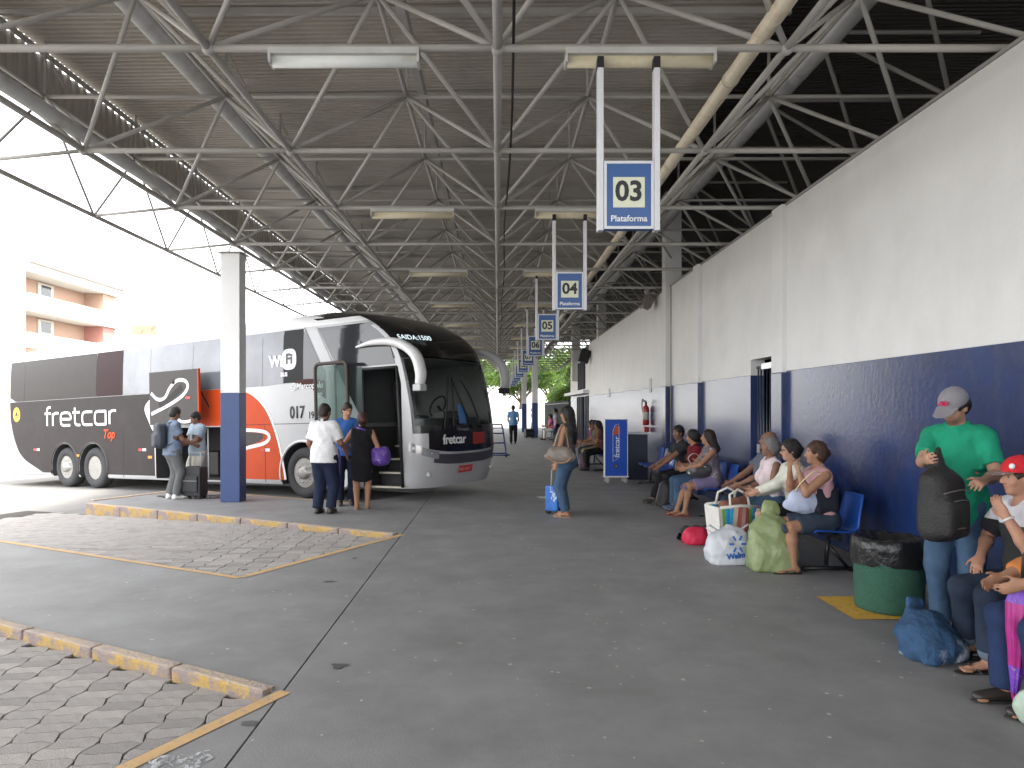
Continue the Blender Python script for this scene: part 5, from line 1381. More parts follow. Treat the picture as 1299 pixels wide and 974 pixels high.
def bench(x, y0, n, label, pitch=.53):
    L = pitch * n; b = empty('bench', (x, y0 + L / 2, 0), R(90), label=label, cat='bench', group='blue seat rows along the wall')
    # local x runs along the row, y points away from the platform... rotated so that backs stand to the wall
    b.rotation_euler = (0, 0, R(-90))
    for k in range(n):
        o = bpy.data.objects.new('seat', SEATM); COL.objects.link(o); o.parent = b; o.location = (-L / 2 + pitch * (k + .5), 0, 0)
    box('beam', (0, .0, .385), (L - .1, .05, .05), M_FRAME, b, .005)
    for sx in (-1, 1):
        xx = sx * (L / 2 - .3)
        bm = bmesh.new(); add_tube(bm, (xx, -.0, .38), (xx, -.02, .06), .022); add_tube(bm, (xx, -.26, .03), (xx, .24, .03), .022); add_tube(bm, (xx, .02, .25), (xx, .2, .04), .016); add_box(bm, (xx, -.26, .015), (.06, .06, .03)); add_box(bm, (xx, .24, .015), (.06, .06, .03)); obj('leg_frame', bm, M_FRAME, b)
        bm = bmesh.new(); add_box(bm, (xx, .02, .41), (.05, .36, .02)); obj('bracket', bm, M_FRAME, b)
    return b
bench(3.42, 3.55, 3, 'blue plastic seat row under the man in the red cap')
bench(3.40, 7.16, 5, 'blue plastic seat row under the woman in the pink top')
bench(3.40, 10.9, 5, 'blue plastic seat row under the couple beyond the barred gate')
bench(3.40, 14.2, 4, 'empty dark blue seat row behind the blue display stand')
bench(2.85, 18.9, 5, 'blue seat row beneath the extinguisher, far along the wall')
bench(2.95, 37.2, 5, 'blue seat row farthest along the platform beside the column')

# bin with liner, on its painted square
sq = strip('bin_square', [(3.22, 5.74), (3.22, 6.44)], .78, .005, M_YEL); sq['kind'] = 'structure'
bn = empty('litter_bin', (3.27, 6.06, .005), label='round green litter bin with a black liner folded over its rim', cat='bin')
bm = bmesh.new(); lathe(bm, [(.255, .0), (.275, .01), (.28, .05), (.285, .40), (.285, .56), (.27, .56), (.26, .05), (0, .05)], 48)
M_BIN = mat('green speckled bin', (.028, .105, .068), .75, var=.3, vscale=60, bump=.8, bscale=120); obj('drum', bm, M_BIN, bn); bn.scale = (.94, .94, .95)
bm = bmesh.new(); N_ = 96; rg = []
for j, (r, z) in enumerate(((.18, .5), (.24, .6), (.275, .635), (.297, .62), (.303, .55), (.302, .47), (.298, .40), (.295, .365))):
    ring = []
    for k in range(N_):
        a = 2 * math.pi * k / N_; v = Vector((math.cos(a) * 2.2, math.sin(a) * 2.2, z * 5)); w = noise.noise(v * 1.6) * .014 + abs(noise.noise(v * 3.7)) * .012
        zz = z + (noise.noise(Vector((math.cos(a) * 2, math.sin(a) * 2, 4.))) * .035 if j > 4 else .012 * noise.noise(v * 3)) + (.05 * math.cos(a + 2.2) if j > 4 else 0)
        ring.append(bm.verts.new(((r + w) * math.cos(a), (r + w) * math.sin(a), zz)))
    rg.append(ring)
for A, B in zip(rg, rg[1:]):
    for k in range(N_): f = bm.faces.new((A[k], A[(k + 1) % N_], B[(k + 1) % N_], B[k])); f.smooth = True
bmesh.ops.recalc_face_normals(bm, faces=bm.faces)
obj('bin_liner', bm, mat('black bin liner', (.012, .012, .013), .28, var=.1, bump=.5, bscale=25), bn)

# blue display stand with the coach company's lettering
M_TOT = mat('stand blue', (.018, .085, .50), .35, var=.04)
ts = empty('display_stand', (2.66, 16.3, 0), R(4), label='tall blue display stand on castors with white vertical lettering', cat='display stand')
box('panel', (0, 0, .78), (.50, .09, 1.26), M_TOT, ts, .012)
for sx in (-1, 1): box('side_trim', (sx * .258, 0, .78), (.016, .11, 1.27), M_SWHITE, ts, .003)
box('top_trim', (0, 0, 1.416), (.53, .11, .012), M_SWHITE, ts, .002)
box('base_plate', (0, 0, .135), (.54, .2, .03), M_SWHITE, ts, .004)
for sx in (-1, 1):
    for sy in (-1, 1):
        bm = bmesh.new(); lathe(bm, [(.0, -.012), (.05, -.012), (.05, .012), (0, .012)], 14, (sx * .2, sy * .1, .05), rot=Matrix.Rotation(R(90), 3, 'X')); add_box(bm, (sx * .2, sy * .1, .105), (.03, .03, .05)); obj('castor', bm, M_TUBE2, ts)
text('lettering', 'fretcar', .17, M_SWHITE, ts, mtx=frame_mtx((.02, -.048, .80), (0, 0, 1), (-1, 0, 0)), offset=.002)
bm = bmesh.new(); sweep(bm, [(-.075, -.048, .47), (.06, -.048, .56), (.065, -.048, 1.24), (.05, -.048, 1.32), (-.03, -.048, 1.28), (-.075, -.048, 1.16)], .006, 6, closed=True); obj('outline', bm, M_SWHITE, ts)
pydata('orange_mark', [(-.06, -.0475, 1.06), (.055, -.0475, 1.09), (.055, -.0475, 1.27), (-.02, -.0475, 1.26), (-.06, -.0475, 1.15)], [(0, 1, 2, 3, 4)], mat('stand orange', (.6, .09, .03), .4), ts)
pydata('black_diamond', [(-.06, -.0475, .37), (0, -.0475, .31), (.06, -.0475, .37), (0, -.0475, .43)], [(0, 1, 2, 3)], M_SINK, ts)
bm = bmesh.new(); lathe(bm, [(0, 0), (.028, 0), (.028, .004), (0, .004)], 16, (0, -.0475, .37), rot=Matrix.Rotation(R(90), 3, 'X')); obj('diamond_core', bm, mat('brass dot', (.4, .25, .12), .4), ts)
cn = empty('counter', (3.25, 17.1, 0), label='small dark counter with a white top behind the blue display stand', cat='counter')
box('counter_top', (0, 0, 1.08), (.62, .5, .04), M_SWHITE, cn); box('counter_body', (0, 0, .53), (.5, .42, 1.06), M_BAR, cn)

# blue luggage trolley far off
tr = empty('luggage_trolley', (.02, 24.6, 0), R(15), label='blue tubular luggage trolley parked beside the coach nose', cat='trolley')
M_TRB = mat('trolley blue', (.015, .05, .2), .4)
bm = bmesh.new()
for sx in (-.25, .25): sweep(bm, [(sx, .45, 1.1), (sx, .3, .95), (sx, -.15, .12), (sx, -.5, .1)], .028, 6)
obj('side_frame', bm, M_TRB, tr)
for y, z in ((.45, 1.1), (.22, .8), (.05, .48), (-.15, .14), (-.5, .1)): tube('cross_bar', [(-.25, y, z), (.25, y, z)], .026, M_TRB, tr, 6)
for sx in (-.25, .25): 
    bm = bmesh.new(); lathe(bm, [(0, -.02), (.07, -.02), (.07, .02), (0, .02)], 14, (sx, -.12, .07), rot=Matrix.Rotation(R(90), 3, 'Y')); obj('wheel', bm, M_BLACK, tr)
box('deck', (0, .4, .98), (.46, .3, .03), M_TRB, tr)
# suitcases
def suitcase(pos, rz, w, d, h, m, label, cat='suitcase'):
    s = empty('suitcase', pos, rz, label=label, cat=cat)
    bm = bmesh.new(); add_box(bm, (0, 0, h / 2 + .05), (w, d, h), None, .03); obj('shell', bm, m, s)
    bm = bmesh.new(); add_box(bm, (0, -d / 2 - .015, h * .42 + .05), (w * .8, .035, h * .55), None, .014); obj('front_pocket', bm, m, s)
    bm = bmesh.new(); sweep(bm, [(-w * .28, .03, h + .04), (-w * .28, .03, h + .3), (w * .28, .03, h + .3), (w * .28, .03, h + .04)], .011, 6); obj('pull_handle', bm, M_TUBE2, s)
    for sx in (-1, 1):
        bm = bmesh.new(); lathe(bm, [(0, -.015), (.045, -.015), (.045, .015), (0, .015)], 12, (sx * w * .38, d * .3, .045), rot=Matrix.Rotation(R(90), 3, 'Y')); obj('wheel', bm, M_BLACK, s)
        box('foot', (sx * w * .38, -d * .3, .025), (.04, .04, .05), M_BLACK, s)
    sweepz = bmesh.new(); sweep(sweepz, [(-w * .4, -d / 2 - .034, h * .62), (w * .4, -d / 2 - .034, h * .62)], .005, 4); obj('zip', sweepz, M_TUBE2, s)
    return s
suitcase((-5.62, 13.45, 0), R(-12), .40, .26, .54, mat('black suitcase cloth', (.018, .018, .02), .6, bump=.3, bscale=200), 'black wheeled suitcase standing before the two men at the open hold')
suitcase((.93, 11.55, 0), R(60), .34, .22, .40, mat('blue suitcase print', (.02, .13, .48), .45, var=.4, vscale=7, dirt=(.55, .62, .7), dscale=5, dthr=(.56, .6)), 'small blue and white patterned case beside the woman with the shoulder bag')
suitcase((1.75, 40.1, 0), R(20), .5, .3, .45, mat('black bag far', (.02, .02, .022), .6), 'black bag standing at the foot of the nearer far column')

# ------------------------------------------------------------------ carrier bags on the floor
M_WBAG = bpy.data.materials.new('white carrier bag'); M_WBAG.use_nodes = True
def plastic(name, col, trans=.35, rough=.35):
    m = mat(name, col, rough, var=.06, bump=.5, bscale=22, spec=.5); nt = m.node_tree; b = nt.nodes['Principled BSDF']
    tl = nt.nodes.new('ShaderNodeBsdfTranslucent'); tl.inputs[0].default_value = (*col, 1); mx = nt.nodes.new('ShaderNodeMixShader'); mx.inputs[0].default_value = trans
    nt.links.new(b.outputs[0], mx.inputs[1]); nt.links.new(tl.outputs[0], mx.inputs[2]); nt.links.new(mx.outputs[0], nt.nodes['Material Output'].inputs[0]); return m
def sack(name, pos, rz, label, w, d, h, m, knot=False, handles=False, res=.012, seed=1, lean=0., cat='bag'):
    r = empty(name, pos, rz, label=label, cat=cat); c = Soft()
    c.ell((0, 0, h * .32), (w * .5, d * .5, h * .34), None, .05); c.ell((0, lean * .5, h * .6), (w * .42, d * .40, h * .34), None, .06); c.box((0, 0, h * .12), (w * .42, d * .40, h * .12), None, .05, .05)
    if knot: c.cone((0, lean, h * .76), (0, lean * 1.3, h * .98), w * .27, w * .035, .07); c.cone((0, lean * 1.3, h * .98), (.03, lean * 1.4, h * 1.07), w * .03, w * .085, .01, ((0, 1, 0), .5))
    c.wrinkle(.018, 15, seed); c.wrinkle(.011, 36, seed + 3); c.wrinkle(.003, 85, seed + 5); c.cut((0, 0, .002), (0, 0, -1))
    soft_obj('sack', c, res, m, r)
    if handles:
        for sx in (-1, 1):
            bm = bmesh.new(); sweep(bm, [(sx * w * .34, 0, h * .68), (sx * w * .5, .01, h * .95), (sx * w * .42, .02, h * 1.02), (sx * w * .3, .02, h * .92), (sx * w * .2, 0, h * .78)], .022, 8, sy=.4); obj('handle', bm, m, r)
    return r
M_WB = plastic('white carrier plastic', (.72, .74, .78))
wb = sack('carrier_bag', (2.52, 7.86, 0), R(8), 'white plastic carrier bag with a blue starburst, on the floor', 0.52, .30, .40, M_WB, handles=True, seed=3, res=.01)
M_LB = mat('logo blue', (.02, .12, .45), .5, var=0)
bm = bmesh.new()
for k in range(6):
    a = R(30 + 60 * k); add_box(bm, (.055 * math.sin(a) * 1.25, 0, .055 * math.cos(a) * 1.25), (.020, .012, .055), Matrix.Rotation(a, 3, 'Y'), .005)
obj('starburst', bm, M_LB, wb, loc=(.0, -.182, .235), rot=(R(-6), 0, 0))
text('lettering', 'Walmart', .085, M_LB, wb, (.03, -.186, .115), (R(90), R(-6), 0), offset=.001, ext=.008)
sack('rubbish_sack', (2.84, 7.52, 0), R(-5), 'tied translucent green plastic sack before the woman in pink', .46, .38, .58, plastic('pale green plastic', (.44, .52, .28), .5, .18), knot=True, seed=8, res=.01, lean=.06)
sack('carrier_bag', (2.46, 8.95, 0), 0, 'small bright red-pink bag left of the white carrier bag', .28, .22, .19, mat('crimson cloth', (.55, .015, .06), .6, bump=.4, bscale=60), seed=21)
sack('backpack', (2.62, 9.25, 0), R(10), 'dark bag lying on the floor behind the red-pink bag', .55, .35, .15, mat('charcoal cloth', (.03, .03, .034), .8, bump=.4, bscale=90), seed=31)
hat = empty('sun_hat', (2.74, 9.15, .15), label='grey cloth hat lying on the dark bag by the bench', cat='hat')
bm = bmesh.new(); lathe(bm, [(.15, .0), (.145, .012), (.10, .018), (.095, .06), (.08, .10), (.03, .115), (0, .117)], 28); obj('crown', bm, mat('grey hat cloth', (.20, .18, .18), .85, bump=.4, bscale=150), hat)
# woven striped shopping bag
st_ = empty('shopping_bag', (2.78, 8.58, 0), R(12), label='striped woven shopping bag with white handles by the grey-haired woman', cat='bag')
cols = [('white', (.7, .68, .64)), ('green', (.2, .42, .09)), ('sky', (.03, .33, .62)), ('sky', (.03, .33, .62)), ('sand', (.5, .42, .32)), ('brick', (.36, .10, .08)), ('pink', (.52, .3, .28)), ('brick', (.36, .10, .08)), ('green', (.2, .42, .09)), ('sky', (.03, .33, .62)), ('white', (.7, .68, .64))]
bm = bmesh.new(); n = len(cols); 
def tote_pt(t, z, side): 
    w = .20 + .045 * z / .46; return Vector((-w + 2 * w * t, side * (.10 + .05 * z / .46 + .015 * math.sin(t * 9 + z * 7)), z))
for side in (-1, 1):
    for k in range(n):
        for j in range(4):
            z0, z1 = .46 * j / 4, .46 * (j + 1) / 4; q = [tote_pt(k / n, z0, side), tote_pt((k + 1) / n, z0, side), tote_pt((k + 1) / n, z1, side), tote_pt(k / n, z1, side)]
            f = bm.faces.new([bm.verts.new(p) for p in (q if side < 0 else q[::-1])]); f.material_index = k
for t, mi in ((0, 0), (1, n - 1)):
    for j in range(4):
        z0, z1 = .46 * j / 4, .46 * (j + 1) / 4; q = [tote_pt(t, z0, -1), tote_pt(t, z1, -1), tote_pt(t, z1, 1), tote_pt(t, z0, 1)]; f = bm.faces.new([bm.verts.new(p) for p in (q if t == 0 else q[::-1])]); f.material_index = mi
f = bm.faces.new([bm.verts.new(p) for p in (tote_pt(0, 0.004, -1), tote_pt(0, .004, 1), tote_pt(1, .004, 1), tote_pt(1, .004, -1))])
bmesh.ops.remove_doubles(bm, verts=bm.verts, dist=.0005)
st_.scale = (1.12, 1.12, 1.15); obj('bag_body', bm, [mat('woven ' + c, v, .5, var=.15, vscale=18, bump=.4, bscale=200) for c, v in cols], st_)
M_WV = mat('woven white', (.7, .68, .64), .5)
for side in (-1, 1):
    bm = bmesh.new(); sweep(bm, [(-.22, side * .15, .455), (0, side * .155, .47), (.22, side * .15, .455)], .016, 8); obj('rim', bm, M_WV, st_)
    bm = bmesh.new(); sweep(bm, [(-.11, side * .155, .44), (-.10, side * .12, .58), (0, side * .10, .63), (.10, side * .12, .58), (.11, side * .155, .44)], .013, 8); obj('handle', bm, M_WV, st_)
sack('parcel', (2.79, 8.58, .40), R(12), 'brown cloth bundle poking out of the striped shopping bag', .34, .18, .2, mat('brown bundle', (.2, .08, .05), .8, bump=.5, bscale=40), seed=40, cat='bundle')
sack('cloth_bag', (2.93, 4.88, 0), R(25), 'tie-dyed blue and white cloth bag on the floor by the man in the red cap', .42, .32, .27, mat('tie-dye cloth', (.022, .065, .14), .85, var=.4, vscale=9, bump=.5, bscale=60, dirt=(.55, .6, .68), dscale=2.6, dthr=(.54, .66)), knot=True, seed=55, res=.009, lean=.12)
sack('carrier_bag', (2.85, 3.82, 0), 0, 'white and green plastic bag at the feet of the seated umbrella holder', .17, .15, .2, plastic('white green plastic', (.55, .66, .55)), seed=66)
sack('backpack', (2.86, 12.35, 0), R(90), 'black backpack standing on the floor between the seated couple', .32, .24, .46, mat('black nylon', (.014, .014, .016), .55, bump=.4, bscale=90), seed=71, cat='backpack')
pp_ = pydata('paper_sheet', [(.80, 13.4, .004), (1.15, 13.3, .004), (1.22, 13.75, .006), (.72, 13.65, .005)], [(0, 1, 2, 3)], mat('paper white', (.75, .75, .76), .6)); tag(pp_, 'white sheet of paper lying on the floor beyond the standing woman', 'paper')
# ================================================================== PEOPLE
def loc_of(pos, rz, w):
    dx, dy = w[0] - pos[0], w[1] - pos[1]; c, s = math.cos(-rz), math.sin(-rz); return (c * dx - s * dy, s * dx + c * dy, w[2])
JEAN = cloth('blue denim', (.055, .10, .17), dirt=(.10, .16, .24), dscale=4, dthr=(.5, .75))
DJEAN = cloth('dark denim', (.022, .032, .055), dirt=(.04, .055, .085), dscale=4, dthr=(.5, .75))
BLACKC = cloth('black', (.014, .014, .016))
NAVY = cloth('navy trousers', (.014, .02, .045))
GREYT = cloth('grey trousers', (.12, .125, .125))
WHITEC = cloth('white', (.68, .67, .68))
TAN = (.34, .18, .11); BRN = (.22, .115, .075); PALE = (.42, .24, .165)
# --- standing woman with the shoulder bag
p0 = (1.08, 11.2, 0); rz0 = R(68)
w1 = person('woman with long dark hair, grey top and jeans standing mid-platform with a shoulder bag', p0, rz0, 1.66, .011, TAN, g=1.05, hair='long', shirt=cloth('grey print top', (.085, .085, .095), dirt=(.3, .3, .32), dscale=16, dthr=(.58, .68)), sleeve=0, hem=-.02, pcol=JEAN, shoe='sandal', shcol=(.45, .33, .2), bust=1., wl=(-.30, .10, .80), el=(-.6, -.5, 0), wr=(.22, .16, 1.0), look=(.25, 1, .05), al=(-.09, .0, .085), ar=(.1, .05, .085))
def strap_bag(name, label, root_pos, rz, centre, size, m, strap, mstrap, seed=1, res=.01, cat='handbag', mats=None, wr=True):
    r = empty(name, root_pos, rz, label=label, cat=cat); c = Soft(); w, d, h = size
    c.box(centre, (w / 2, d / 2, h / 2), None, min(d, h) * .42, .01); c.ell((centre[0], centre[1], centre[2] - h * .15), (w * .52, d * .62, h * .38), None, .03)
    if wr: c.wrinkle(.006, 40, seed)
    soft_obj('pouch', c, res, m, r)
    if strap: 
        bm = bmesh.new(); sweep(bm, curve3(strap, 6), .011, 8, sx=1.3, sy=.5); obj('strap', bm, mstrap, r)
    return r
sb = strap_bag('shoulder_bag', 'grey-brown handbag with tan straps on the standing woman\'s shoulder', p0, rz0, (-.31, .02, .98), (.14, .40, .25), mat('taupe leather', (.16, .135, .115), .5, bump=.3, bscale=60, dirt=(.2, .16, .12), dscale=9), [(-.30, .13, 1.08), (-.25, .08, 1.28), (-.19, .02, 1.43), (-.25, -.06, 1.28), (-.30, -.11, 1.08)], mat('tan strap', (.42, .24, .13), .5), 3)
bm = bmesh.new(); sweep(bm, curve3([(-.385, .2, .95), (-.39, .1, .87), (-.39, 0, .855), (-.39, -.1, .87), (-.385, -.18, .95)], 5), .008, 6); obj('piping', bm, mat('tan strap', (.42, .24, .13), .5), sb)
# --- group by the coach door
person('man in a white polo shirt and navy trousers seen from behind by the coach door', (-2.75, 11.5, 0), R(-14), 1.70, .012, BRN, g=1.12, shirt=WHITEC, sleeve=.75, hem=-.09, pcol=NAVY, wr=(.24, .30, 1.02), wl=(-.26, .18, .95), look=(.3, 1, -.1), hcol=(.02, .013, .009), collar=NAVY, loose=.012)
person('man in a blue shirt facing the camera behind the man in white', (-2.62, 12.55, 0), R(195), 1.73, .014, PALE, shirt=cloth('royal blue', (.04, .12, .36)), sleeve=.6, pcol=NAVY, wr=(.1, .3, 1.1), wl=(-.1, .32, 1.08), look=(-.35, 1, -.35), hcol=(.03, .02, .014))
w2 = person('woman in a black sleeveless top and black skirt seen from behind by the coach door', (-2.24, 12.0, 0), R(8), 1.56, .012, TAN, g=1.08, hair='bun', hcol=(.05, .016, .012), shirt=BLACKC, sleeve=0, hem=-.02, pants='skirt', pcol=BLACKC, shoe='sandal', shcol=(.4, .28, .18), wl=(-.26, .2, .88), el=(-.7, -.3, 0), wr=(.24, .18, .98), look=(-.3, 1, 0), bust=.8, ar=(.085, .02, .085), al=(-.085, -.02, .085))
pb = strap_bag('shoulder_bag', 'round purple patterned bag hanging at the woman in black\'s side', (-2.24, 12.0, 0), R(8), (.30, .0, .88), (.30, .22, .30), mat('purple print', (.09, .035, .26), .5, var=.3, vscale=12, dirt=(.4, .36, .55), dscale=13, dthr=(.58, .62)), [(.24, .02, 1.02), (.18, .02, 1.25), (.0, -.10, 1.33), (-.12, .0, 1.35)], mat('purple strap', (.12, .05, .32), .5), 5)
um = empty('folded_umbrella', (-2.62, 11.9, 0), label='folded lilac umbrella hanging between the two figures at the coach door', cat='umbrella')
bm = bmesh.new(); lathe(bm, [(.006, .42), (.012, .44), (.035, .62), (.045, .86), (.03, .98), (.012, 1.0), (.01, 1.1), (0, 1.1)], 12); obj('canopy', bm, mat('lilac nylon', (.22, .13, .5), .45), um)
bm = bmesh.new(); add_tube(bm, (0, 0, .36), (0, 0, .42), .006, seg=6); obj('tip', bm, M_TUBE2, um)
sk_ = box('tote_bag', (-2.72, 12.0, .78), (.06, .16, .42), cloth('beige tote', (.5, .4, .24)), bev=.02); tag(sk_, 'flat beige tote bag held between the man in white and the umbrella', 'bag')
# --- two men at the luggage hold
pe = (-5.98, 13.35, 0); re_ = R(-50)
person('man with a dark backpack in a grey shirt and grey trousers by the open hold', pe, re_, 1.66, .013, BRN, shirt=cloth('slate polo', (.17, .21, .28)), sleeve=.6, hem=-.08, pcol=GREYT, shcol=(.62, .62, .6), wr=(.12, .34, 1.0), wl=(-.14, .34, 1.02), look=(-.2, 1, -.35), loose=.008)
bp = empty('backpack', pe, re_, label='dark slate backpack worn by the man at the open hold', cat='backpack')
c = Soft(); c.box((0, -.22, 1.17), (.155, .085, .23), None, .07, .02); c.box((0, -.30, 1.08), (.12, .04, .12), None, .035, .03); c.wrinkle(.006, 35, 9); soft_obj('pack', c, .012, mat('slate nylon', (.03, .036, .05), .6, bump=.4, bscale=90), bp)
for sx in (-1, 1):
    bm = bmesh.new(); sweep(bm, curve3([(sx * .1, -.15, 1.36), (sx * .115, -.05, 1.42), (sx * .12, .09, 1.36), (sx * .14, .11, 1.2), (sx * .16, -.05, 1.03), (sx * .13, -.16, 1.0)], 5), .018, 8, sy=.45); obj('strap', bm, mat('slate nylon', (.03, .036, .05), .6), bp)
person('man in a pale blue-grey shirt and light trousers facing the man with the backpack', (-5.72, 13.85, 0), R(140), 1.58, .013, BRN, shirt=cloth('pale polo', (.30, .36, .42)), sleeve=.6, hem=-.08, pcol=cloth('stone trousers', (.55, .52, .46)), shcol=(.6, .6, .58), wr=(.08, .32, .98), wl=(-.08, .33, .98), look=(.1, 1, -.45), loose=.008, collar=WHITEC)
# --- far walker
person('man in a light blue shirt and black trousers walking away at the far end', (.73, 33.6, 0), R(-4), 1.75, .02, BRN, shirt=cloth('sky shirt', (.13, .26, .46)), sleeve=.6, pcol=BLACKC, wl=(-.22, .2, 1.0), wr=(.22, .2, 1.02), face=False, ar=(.09, .1, .085), al=(-.09, -.06, .085))
# --- bench: pink woman, woman with glasses, grey-haired woman, man behind
ps = (3.36, 7.44, 0); RZ = R(90)
pw = person('woman in a sleeveless pink top seated at the bench end, hands at her mouth', ps, RZ, 1.62, .0095, TAN, g=1.06, sit=True, T=(0, .16, 1), hair='bun', hcol=(.06, .028, .018), shirt=cloth('dusty pink', (.52, .30, .32)), sleeve=0, hem=-.03, pants='short', pcol=cloth('dark denim shorts', (.035, .05, .075)), shoe='sandal', shcol=(.03, .02, .02), bust=1.1, belly=.02,
            wl=(-.08, .30, 1.03), el=(-.3, .7, -1), wr=(.1, .32, 1.02), er=(.5, .2, -1), al=(-.10, .36, .085), ar=(.11, .40, .085), look=(.1, 1, .0), palm_l=(0, -1, .2), palm_r=(0, -1, .2), curl=.8)
fb = strap_bag('handbag', 'pale floral handbag with a cream strap on the pink-topped woman\'s lap', ps, RZ, (-.10, .24, .74), (.13, .36, .23), mat('floral cloth', (.42, .47, .62), .7, var=.1, vscale=9, dirt=(.5, .08, .12), dscale=22, dthr=(.62, .66)), [(-.14, .12, .84), (-.17, .10, 1.0), (-.20, .2, 1.04), (-.18, .3, .95), (-.14, .36, .85)], mat('cream strap', (.62, .58, .36), .5), 13, .009)
c = Soft(); c.box((-.11, .05, .75), (.07, .12, .14), None, .05, .01); c.wrinkle(.008, 30, 4); o = soft_obj('jacket', c, .01, cloth('navy jacket', (.02, .024, .035)), None, loc=ps, rot=(0, 0, RZ)); tag(o, 'dark folded jacket tucked against the pink-topped woman\'s hip', 'jacket')
person('woman with glasses and a white jacket seated beside the pink-topped woman', (3.36, 8.02, 0), RZ, 1.62, .0105, PALE, g=1.05, sit=True, T=(0, .2, 1), hair='bun', hcol=(.012, .009, .009), shirt=cloth('ivory jacket', (.60, .60, .52)), sleeve=1.85, hem=-.03, pants='skirt', pcol=BLACKC, shoe='sandal', shcol=(.05, .03, .03), bust=1., wl=(.12, .48, .72), wr=(.2, .45, .72), el=(-.5, -.3, -.6), look=(.05, 1, -.05), glasses=True)
person('grey-haired woman in a sleeveless white and pink top seated behind the striped bag', (3.34, 8.72, 0), RZ, 1.60, .0105, BRN, g=1.16, sit=True, T=(0, .12, 1), hair='tied', hcol=(.16, .15, .15), shirt=cloth('white pink print', (.66, .56, .58), dirt=(.55, .3, .36), dscale=12, dthr=(.56, .66)), sleeve=0, hem=-.03, pants='capri', pcol=JEAN, shoe='sandal', shcol=(.2, .1, .07), bust=1.2, wl=(-.04, .27, .70), wr=(.10, .34, .70), el=(-.8, -.5, -.5), look=(.1, 1, .1))
person('bald man leaning back on the bench behind the grey-haired woman', (3.44, 9.42, 0), RZ, 1.70, .012, BRN, sit=True, T=(0, -.12, 1), hair=None, shirt=cloth('grey tee', (.11, .12, .15)), sleeve=.6, pants='long', pcol=DJEAN, wl=(-.12, .33, .70), wr=(.14, .36, .70), el=(-.8, -.4, -.3), look=(.2, 1, .1), ar=(.12, .62, .085), al=(-.08, .70, .085), shcol=(.04, .035, .03))
# --- couple further along
person('man in a dark tee and black trousers leaning forward on the bench beyond the gate', (3.34, 12.75, 0), R(100), 1.72, .012, BRN, sit=True, T=(0, .28, 1), shirt=cloth('charcoal tee', (.03, .032, .036)), sleeve=.6, pants='long', pcol=BLACKC, wl=(-.14, .58, .66), wr=(.18, .52, .66), el=(-.5, -.5, .1), look=(-.45, 1, -.1), ar=(.13, .58, .085), al=(-.15, .52, .085), shcol=(.04, .04, .045))
person('woman in a dark red top and jeans seated between the couple', (3.34, 11.95, 0), R(94), 1.60, .013, TAN, sit=True, T=(0, .2, 1), hair='tied', shirt=cloth('wine top', (.14, .012, .02)), sleeve=.4, pants='long', pcol=JEAN, wl=(.02, .26, .72), wr=(.06, .30, .74), look=(.55, 1, -.15), shcol=(.08, .12, .2), bust=.9)
cw = person('woman with wavy dark hair and bare legs seated nearest of the couple\'s bench', (3.36, 11.3, 0), RZ, 1.62, .011, TAN, sit=True, T=(0, .14, 1), hair='wavy', hcol=(.022, .014, .011), shirt=cloth('striped lilac top', (.16, .13, .15), dirt=(.4, .36, .4), dscale=14, dthr=(.56, .64)), sleeve=0, pants='short', pcol=cloth('mauve shorts', (.18, .15, .26)), shoe='sandal', shcol=(.32, .06, .06), bust=1., wl=(-.08, .44, .74), wr=(.1, .46, .74), el=(-.8, -.2, -.4), look=(.35, 1, .05), al=(-.08, .46, .085), ar=(.05, .55, .085))
strap_bag('handbag', 'grey and white handbag on the wavy-haired woman\'s lap', (3.36, 11.3, 0), RZ, (-.08, .22, .72), (.2, .36, .2), mat('grey white vinyl', (.06, .06, .062), .35, dirt=(.6, .6, .6), dscale=4, dthr=(.58, .6)), [(-.1, .34, .78), (-.12, .42, .9), (-.1, .3, .97), (-.1, .12, .8)], mat('grey strap', (.4, .38, .36), .5), 17, .012)
# --- far seated people
fs = [((2.80, 19.4, 0), 'woman in a brown top seated first beyond the display stand', (.16, .07, .05), BLACKC, TAN, 'wavy'), ((2.80, 20.0, 0), 'person in an olive top seated second beyond the display stand', (.14, .15, .10), cloth('khaki', (.3, .24, .14)), BRN, 'short'), ((2.80, 20.7, 0), 'person in a plum top seated third beyond the display stand', (.2, .06, .14), DJEAN, TAN, 'tied')]
for p, lab, c_, pc, sk_c, hr_ in fs:
    person(lab, p, RZ, 1.62, .018, sk_c, sit=True, T=(0, .18, 1), hair=hr_, shirt=cloth('far %s' % lab[-28:], c_), sleeve=.5, pants='long', pcol=pc, wl=(-.08, .4, .72), wr=(.1, .4, .72), look=(.1, 1, -.1), face=False)
o = sack('rucksack', (2.32, 19.45, 0), R(90), 'purple and black rucksack before the people beyond the display stand', .34, .26, .5, mat('purple black rucksack', (.10, .03, .09), .6, dirt=(.02, .02, .022), dscale=5, dthr=(.45, .5)), seed=91, res=.016, cat='rucksack')
fs = [((2.85, 37.6, 0), 'woman in a bright pink top seated at the far end of the platform', (.5, .09, .28), cloth('far white skirt', (.6, .57, .52)), TAN), ((2.85, 38.25, 0), 'person in a rose shirt seated beside the bright pink top', (.4, .16, .18), DJEAN, BRN), ((2.9, 35.3, 0), 'person in a pale striped top standing by the far fence', (.4, .42, .5), DJEAN, TAN), ((2.2, 43.6, 0), 'person in a mauve top standing beyond the nearer far column', (.32, .15, .24), BLACKC, BRN)]
